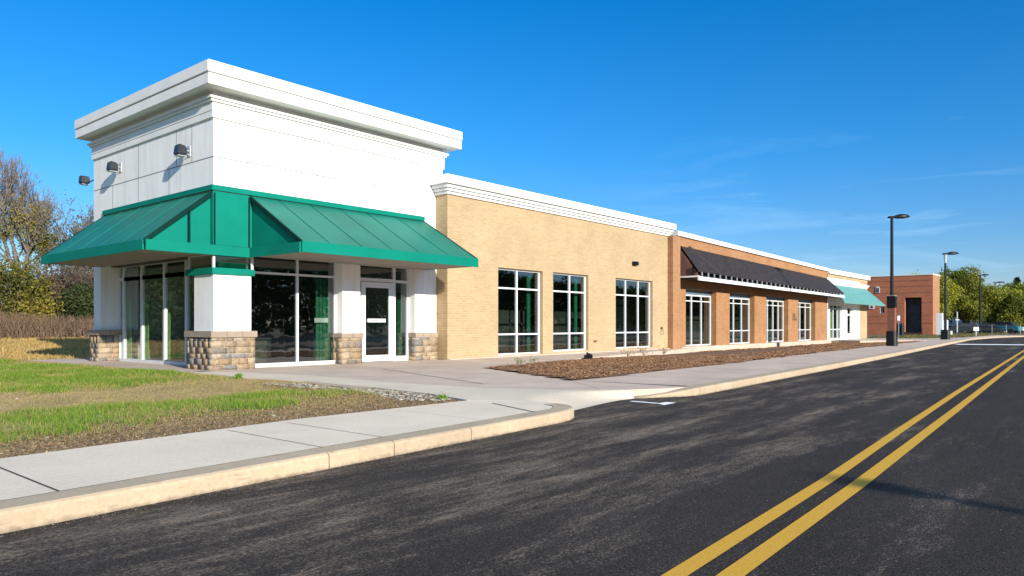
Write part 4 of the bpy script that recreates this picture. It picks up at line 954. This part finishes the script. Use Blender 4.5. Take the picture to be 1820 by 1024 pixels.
def tubes_mesh(name, segs, parent, rmin=.0, mat='trunk', off=(0, 0, 0)):
    V = []; F = []
    for a, b_, r0, r1, lv in segs:
        n = 7 if lv == 0 else (5 if lv < 3 else 3); d = (b_-a)
        if d.length < 1e-6: continue
        d.normalize(); u = d.orthogonal().normalized(); w = d.cross(u); i = len(V)
        for p, r in ((a, r0), (b_, r1)):
            r = max(r, rmin)
            for k in range(n): t = 2*math.pi*k/n; V.append(p+u*(r*math.cos(t))+w*(r*math.sin(t)))
        for k in range(n): F.append((i+k, i+(k+1) % n, i+n+(k+1) % n, i+n+k))
    return np_mesh(name, np.array(V), np.array(F), mat, parent=parent)
def leaves(name, C, size, cols, parent, jitter=.3, per=8, mat='leaf', flat=0):
    C = np.repeat(np.array(C), per, 0); n = len(C); cols = np.repeat(cols, per, 0)
    C = C+RNG.normal(0, jitter, (n, 3)); a = RNG.normal(0, 1, (n, 3)); b_ = RNG.normal(0, 1, (n, 3))
    a /= np.linalg.norm(a, axis=1)[:, None]; b_ -= (a*b_).sum(1)[:, None]*a; b_ /= np.linalg.norm(b_, axis=1)[:, None]
    s = (size*RNG.uniform(.6, 1.3, n))[:, None]
    v = np.stack([C-a*s, C+b_*s*.5, C+a*s, C-b_*s*.5], 1).reshape(-1, 3); f = np.arange(n*4).reshape(-1, 4)
    cols = cols*RNG.uniform(.75, 1.25, (n, 1))
    return np_mesh(name, v, f, mat, cols, parent)
def clump_cols(pts, c1, c2, s=.45, seed=3):
    pts = np.array(pts); t = vnoise(pts[:, 0]+pts[:, 2]*.7, pts[:, 1]+pts[:, 2], s, seed)[:, None]
    t = np.clip((t-.25)*1.9, 0, 1)
    return np.array(c1)*(1-t)+np.array(c2)*t
def place(t, x, y, s=1, rz=0): t.location = (x, y, float(ground_h(np.array(x), np.array(y)))-.05); t.scale = (s,)*3; t.rotation_euler = (0, 0, rz)

# big bare tree with leaves low down
tb = empty('bare_tree', (0, 0, 0), 'tall half bare tree with fine upward branches and yellowing leaves low down, left edge', 'tree')
segs, tips = grow(11, 15, 6, .40, .8, .15, 4, .70, .14)
zmx = max(max(s_[1].z for s_ in segs), 1); sc = 15.2/zmx
segs = [(a*sc, b_*sc, r0*sc, r1*sc, lv) for a, b_, r0, r1, lv in segs]; tips = [(p*sc, lv) for p, lv in tips]
if len(segs) > 60000: segs = segs[:60000]
print('bare tree segs', len(segs), 'tips', len(tips), 'height', zmx)
tubes_mesh('trunk', segs, tb, .009)
tp = np.array([tuple(p) for p, lv in tips]); low = tp[:, 2] < 3.5+7.5*RNG.random(len(tp)); tp = tp[low & (RNG.random(len(tp)) < .65)]
leaves('foliage', tp, .085, clump_cols(tp, (.15, .17, .03), (.33, .28, .05), .5), tb, .45, 5)
place(tb, 20.2, 68.5, 1, .4)
def bush_tree(name, label, cat, seed, h, w, c1, c2, group=None, nleaf=2600, size=.16, per=7, trunkh=.3, shape=1.0, jit=.28, clumps=26):
    t = empty(name, (0, 0, 0), label, cat, group)
    rnd = np.random.default_rng(seed)
    cen = []
    for i in range(clumps):
        th = rnd.uniform(0, 2*np.pi); zz = rnd.uniform(trunkh, 1); rr = w*.5*np.sqrt(max(.05, 1-((zz-trunkh)/(1-trunkh)-.38)**2*1.9))**shape*rnd.uniform(.25, .95)
        cen.append((rr*np.cos(th), rr*np.sin(th), zz*h*.93, rnd.uniform(.13, .24)*w))
    P = []
    k = nleaf//len(cen)
    for x, y, z, r in cen:
        q = rnd.normal(0, 1, (k, 3)); q /= np.linalg.norm(q, axis=1)[:, None]; q *= (r*rnd.uniform(.35, 1.05, k)**.6)[:, None]
        q[:, 2] *= .75; P.append(q+np.array((x, y, z)))
    P = np.concatenate(P); P = P[P[:, 2] > .05*h]
    sg = [(Vector((0, 0, 0)), Vector((0, 0, h*trunkh*1.2)), .03*h*.8, .02*h*.8, 0)]
    for x, y, z, r in cen:
        a = Vector((0, 0, h*trunkh*rnd.uniform(.5, 1.2))); e = Vector((x, y, z)); mid = (a+e)/2+Vector((0, 0, .05*h))
        sg += [(a, mid, .009*h, .006*h, 1), (mid, e, .006*h, .002*h, 2)]
        for _ in range(3):
            e2 = e+Vector(rnd.normal(0, r*.6, 3)); sg.append((e, e2, .002*h, .0008*h, 3))
    tubes_mesh('trunk', sg, t, .008)
    cc = clump_cols(P, c1, c2, 2.6/w*.9, seed)
    leaves('crown', P, size, cc, t, jit, per)
    return t
ty = bush_tree('shrub', 'golden green leafy shrub at the foot of the tall bare tree', 'shrub', 5, 4.9, 4.8, (.09, .10, .02), (.29, .235, .035), nleaf=1500, size=.11, trunkh=.05, jit=.42, clumps=34, per=6)
place(ty, 16.6, 59, 1)
tz = bush_tree('tree', 'dark green tree left of the golden shrub behind the dry field', 'tree', 6, 7.5, 5, (.035, .05, .015), (.11, .13, .03), nleaf=2500, size=.14, trunkh=.1)
place(tz, 13.0, 62)
def bare(seed, h, label, x, y, lv=5, cover=None, spread=.48, rz=0, r0=.13, name='bare_tree', cat='tree', tr=.18, up=.5, nb=4, group=None, mat='trunk'):
    t = empty(name, (0, 0, 0), label, cat, group); segs, tips = grow(seed, h, lv, spread, up, r0, nb, .72, tr)
    z = max(s_[1].z for s_ in segs); k = h/z; segs = [(a*k, b_*k, r0_*k, r1*k, l) for a, b_, r0_, r1, l in segs]
    tubes_mesh('trunk', segs, t, .011, mat)
    if cover:
        tp = np.array([tuple(p*k) for p, l in tips]); tp = tp[RNG.random(len(tp)) < cover[0]]
        leaves('foliage', tp, .09, clump_cols(tp, cover[1], cover[2], .6), t, .3, 4)
    place(t, x, y, 1, rz); return t
bare(21, 10.8, 'slim bare tree with a few olive leaves, behind the left end of the green awning', 23.4, 64.5, 5, (.35, (.10, .11, .04), (.2, .18, .06)))
bare(22, 8.2, 'smaller bare tree standing between the tall tree and the tower', 21.6, 66, 5, (.08, (.16, .12, .05), (.22, .15, .06)))
M['twig'] = plain('reddish_brush', (.20, .115, .085), .9, var=.3, scale=3)
M['twigdark'] = plain('dark_brush', (.10, .07, .06), .9, var=.3, scale=3)
for i, (x, y, h) in enumerate(((19.6, 60, 4.9), (21.2, 61, 5.3), (22.7, 60.5, 5.0))):
    bare(31+i, h, ['brown twiggy thicket right of the golden shrub', 'brown twiggy thicket in the middle behind the dry field', 'brown twiggy thicket nearest the white tower'][i], x, y, 5, (.12, (.10, .08, .04), (.14, .12, .05)), .62, i, .07, 'thicket', 'bush', .08, .25, 5, 'thickets behind the field', 'twigdark')
ev = bush_tree('shrub', 'low dark green shrub under the brown thickets', 'shrub', 9, 3.4, 2.6, (.025, .04, .012), (.07, .09, .025), nleaf=1500, size=.12, trunkh=.05); place(ev, 20.6, 57.5)
for i, (x, y, h) in enumerate(((0, 45, 5.2), (-4.5, 48, 6.2), (4.2, 42.5, 4.4), (-9, 45, 5))):
    t = bush_tree('tree', 'dark evergreen left of the view, mirrored in the entrance glass', 'tree', 60+i, h, 5.5, (.02, .035, .012), (.06, .085, .025), 'evergreens left of the view', 2200, .17, 6, .08); place(t, x, y)
# low reddish brush along the field edge
nb_ = 15000; x = RNG.uniform(-20, 40, nb_); y = 53+RNG.normal(0, 1.3, nb_)+.04*x; h = RNG.uniform(.5, 1.45, nb_)*(.7+.6*vnoise(x, y, .4, 5)); z = ground_h(x, y)
l = RNG.normal(0, .35, (nb_, 2)); wv = np.full(nb_, .02)
v = np.stack([np.c_[x-wv, y, z], np.c_[x+wv, y, z], np.c_[x+l[:, 0]*h+.006, y+l[:, 1]*h, z+h], np.c_[x+l[:, 0]*h-.006, y+l[:, 1]*h, z+h]], 1).reshape(-1, 3)
c = np.array((.19, .125, .08))*RNG.uniform(.5, 1.3, (nb_, 1))
bs = np_mesh('brush', v, np.arange(nb_*4).reshape(-1, 4), 'grass', c); tag(bs, 'low reddish brown brush along the far edge of the dry field', 'brush', kind='stuff')

# wood behind: closes the horizon on the left, and another across the road behind the viewpoint
def wood(name, label, pts, hh, c1, c2, n, size, seed):
    rnd = np.random.default_rng(seed); P = []
    L = len(pts)-1
    t = rnd.uniform(0, L, n); i = np.minimum(t.astype(int), L-1); f = (t-i)[:, None]; A = np.array(pts, float)
    base = A[i]*(1-f)+A[i+1]*f
    s = t*7.3; top = hh*(.62+.38*vnoise(s, s*0, 1.0, seed))+rnd.normal(0, .3, n)
    z = rnd.uniform(0, 1, n)**.8*top
    q = np.c_[base+rnd.normal(0, 1.6, (n, 2)), z]
    cc = clump_cols(q, c1, c2, .35, seed)
    o = leaves(name, q, size, cc, None, .4, 5); return tag(o, label, 'wood', kind='stuff')
wood('woodland', 'far brown and green wood closing the field on the left', [(-70, 60), (-20, 76), (10, 80), (40, 84), (70, 90)], 6.5, (.05, .05, .022), (.13, .10, .05), 14000, .28, 4)
wood('woodland_opposite', 'dark wood across the road mirrored in the shop windows', [(-30, -72), (40, -62), (120, -60), (220, -62), (330, -58)], 13.5, (.02, .035, .012), (.07, .09, .02), 26000, .45, 5)

# green trees on the right
rt = [(121.5, 22.5, 8.4, 7.5), (127, 19.0, 9.4, 8.0), (131, 14.5, 6.6, 8.5), (138, 12.2, 7.2, 8.0), (144, 9.6, 7.2, 8.5), (150, 5.0, 8.5, 9)]
lb = ['bushy yellow green tree just right of the red brick building', 'tallest rounded yellow green tree behind the second street lamp', 'broad yellow green tree behind the third street lamp', 'yellow green tree under the farthest lamp head', 'yellow green tree by the right edge of the view', 'dark leafed tree outside the right edge']
for i, (x, y, h, w) in enumerate(rt):
    t = bush_tree('tree', lb[i], 'tree', 40+i, h, w, (.13, .15, .018), (.36, .36, .035), 'green trees beyond the crossing', 5600, .16, 6, .30, 1.0, .26, 34); place(t, x, y)
for i, (x, y, h) in enumerate(((158, 15.5, 9.5), (163, 11.5, 10.0))):
    t = empty('conifer', (0, 0, 0), ['dark pointed conifer behind the yellow green trees', 'dark conifer at the far right edge of the view'][i], 'tree', 'conifers behind the trees')
    P = []
    for k in range(2600):
        zz = random.uniform(.12, 1)**.9; r = (1-zz)*2.8*(.6+.4*math.sin(zz*40)**2)+.1; a = random.uniform(0, 6.28); rr = r*math.sqrt(random.uniform(.3, 1)); P.append((rr*math.cos(a), rr*math.sin(a), zz*h))
    tubes_mesh('trunk', [(Vector((0, 0, 0)), Vector((0, 0, h*.95)), .2, .03, 0)], t)
    leaves('crown', P, .2, clump_cols(P, (.012, .028, .014), (.035, .06, .025), .6), t, .12, 5); place(t, x, y)
wood('woodland_right', 'low dark wood behind the houses on the right', [(150, 34), (165, 20), (175, 5), (180, -15), (190, -45)], 7.5, (.03, .045, .014), (.09, .10, .03), 5000, .4, 8)
x = RNG.uniform(75, 150, 14000); y = RNG.uniform(12.5, 20, 14000); k = ~((x > 82) & (y < 12.8)) & ~((x > 99.5) & (x < 104.5) & (y > 18)) & ~((x > 60) & (x < 76) & (y < 15)); x, y = x[k], y[k]
g_ = RNG.random(len(x)) < .6; c = np.where(g_[:, None], np.array((.12, .15, .03)), np.array((.30, .2, .1)))*RNG.uniform(.6, 1.2, (len(x), 1))
vg = blades('verge_grass', x, y, RNG.uniform(.06, .22, len(x)), .05+0*x, c); tag(vg, 'rough weedy grass along the verge before the red brick building', 'grass', kind='stuff')

# ------------------------------------------------------------------ small things on the right
def sign_post(x, y, h, pw, plate, label, name='sign_post', cat='sign', mat='signwhite'):
    t = empty(name, (x, y, -.02), label, cat); MB().box(-pw, pw, -pw, pw, 0, h).build('post', mat, t)
    if plate:
        w, z0, z1 = plate; dx, dy = .643, -.766
        MB().hexa([(-dx*w-.02, -dy*w-.02, z0), (dx*w-.02, dy*w-.02, z0), (dx*w+.02, dy*w+.02, z0), (-dx*w+.02, -dy*w+.02, z0), (-dx*w-.02, -dy*w-.02, z1), (dx*w-.02, dy*w-.02, z1), (dx*w+.02, dy*w+.02, z1), (-dx*w+.02, -dy*w+.02, z1)]).build('plate', mat, t)
    return t
sign_post(94.6, 13.0, .9, .045, (.28, .62, 1.0), 'small white sign on a short post on the verge')
sign_post(95, 14.85, 2.7, .045, (.22, 1.78, 1.84), 'tall white post with a short crossarm left of the third lamp', 'marker_post', 'post')
sign_post(98.5, 16.1, .55, .18, None, 'short white bollard beside the tall white post', 'bollard', 'bollard')
sign_post(97.5, 17.0, 2.6, .30, None, 'tall white board standing against the red brick building', 'board', 'board')
sign_post(99, 16.7, 1.8, .26, None, 'squat white utility cabinet next to the tall white board', 'utility_cabinet', 'utility box')
sign_post(85, 18.6, 2.2, .035, (.13, 1.7, 2.2), 'grey pole with small white sign before the dark entrance', 'sign_post', 'sign', 'steel')
t = empty('utility_cabinet', (90, 19.7, -.02), 'dark green utility cabinet before the red brick wall', 'utility box'); MB().box(-.5, .5, -.45, .45, 0, 1.35).build('body', 'charcoal', t, bevel=.03); MB().box(-.52, -.5, -.4, .4, .1, 1.2).build('door', 'black', t)
H = empty('white_house', (160, 25, 0), 'low white house with brown roof behind the right hand trees', 'house')
OH = (160, 25, 0)
MB(OH).box(156, 166, 17, 33, 0, 3.2).build('wall', 'house', H)
MB(OH).prism([(155.5, 16.5, 3.2), (166.5, 16.5, 3.2), (161, 16.5, 5.2)], [(155.5, 33.5, 3.2), (166.5, 33.5, 3.2), (161, 33.5, 5.2)]).build('roof', 'roofbrown', H)
for y in (19, 23, 27, 31): MB(OH).box(155.92, 155.99, y-.6, y+.6, 1.2, 2.4).build('window', 'charcoal', H)
def car(x, y, rz, mat, label, s=1):
    t = empty('parked_car', (x, y, -.02), label, 'car', 'vehicles parked beyond the verge'); t.rotation_euler = (0, 0, rz); t.scale = (s,)*3
    pr = [(-2.2, .35), (-2.2, .85), (-1.9, .95), (-1.5, 1.0), (1.0, 1.0), (2.1, .85), (2.25, .6), (2.2, .35)]
    MB().prism([(a, -.85, z) for a, z in pr], [(a, .85, z) for a, z in pr]).build('body', mat, t, bevel=.04)
    cb = [(-1.7, 1.0), (-1.35, 1.45), (.2, 1.47), (.95, 1.0)]
    MB().prism([(a, -.74, z) for a, z in cb], [(a, .74, z) for a, z in cb]).build('cabin', 'charcoal', t, bevel=.03)
    for a in (-1.4, 1.4):
        for s_ in (-1, 1): MB().tube((a, s_*.68, .33), (a, s_*.9, .33), .33, n=14).build('wheel', 'tyre', t)
    for s_ in (-.6, .6): MB().box(2.18, 2.27, s_-.14, s_+.14, .62, .76).build('headlight', 'steel', t)
    return t
car(118, 17.9, R(110), 'darkpaint', 'dark car parked left of the third lamp under the trees')
car(121, 15.9, R(95), 'darkpaint', 'dark car parked close behind the third lamp')
car(125, 14.3, R(80), 'tealpaint', 'teal vehicle parked right of the third lamp under the trees', 1.15)
car(133, 11.3, R(100), 'house', 'white car parked near the right edge behind the fence')
F_ = empty('fence', (112, 12.9, 0), 'thin wire fence with grey posts below the right hand trees', 'fence')
OF = (112, 12.9, 0)
fx0, fy0, fx1, fy1 = 112, 15.2, 122, 4.0
for k in range(9):
    q = k/8; MB(OF).tube((fx0+(fx1-fx0)*q, fy0+(fy1-fy0)*q, -.05), (fx0+(fx1-fx0)*q, fy0+(fy1-fy0)*q, 1.25), .028, n=6).build('post', 'steel', F_)
for z in (.2, .7, 1.2): MB(OF).tube((fx0, fy0, z), (fx1, fy1, z), .009, n=5).build('rail', 'charcoal', F_)
# weeds along the walk by the mulch
def weed(x, y, z, h, label, n=40, col=(.14, .16, .05)):
    t = empty('weed', (x, y, z), label, 'plant', 'weeds at the paving edges'); P = RNG.normal(0, 1, (n, 3))*np.array((.45, .45, .3))*h+np.array((0, 0, h*.5)); P[:, 2] = np.abs(P[:, 2])
    leaves('leaves', P, .03, clump_cols(P, col, tuple(min(1, c_*1.7) for c_ in col), 8), t, .02, 3)
    sg = [(Vector((0, 0, 0)), Vector(tuple(P[i])), .006, .003, 3) for i in range(0, n, 3)]; tubes_mesh('stems', sg, t, .003); return t
weed(26.5, 16.0, -.1, .35, 'dry yellowish weed at the back of the mulch below the third window', 50, (.3, .24, .08))
weed(28.3, 16.35, -.12, .4, 'taller dry weed against the wall base right of the third window', 60, (.24, .18, .08))
weed(31.0, 16.75, -.15, .4, 'dry weed in the mulch before the orange pilaster', 60, (.26, .17, .09))
weed(17.2, 14.2, 0, .16, 'tiny weed at the left tip of the mulch bed', 20)
weed(18.2, 14.4, 0, .18, 'small weed just right of the mulch tip', 20)
weed(9.0, 15.8, -.02, .08, 'small green tuft at the lawn corner below the stone pier', 60, (.12, .22, .03))
weed(8.5, 8.62, -.02, .06, 'green sprig where the gravel meets the sidewalk', 40, (.12, .22, .03))
weed(1.35, 5.85, -.0, .02, 'speck of grass growing in the kerb joint at far left', 40, (.12, .22, .03))
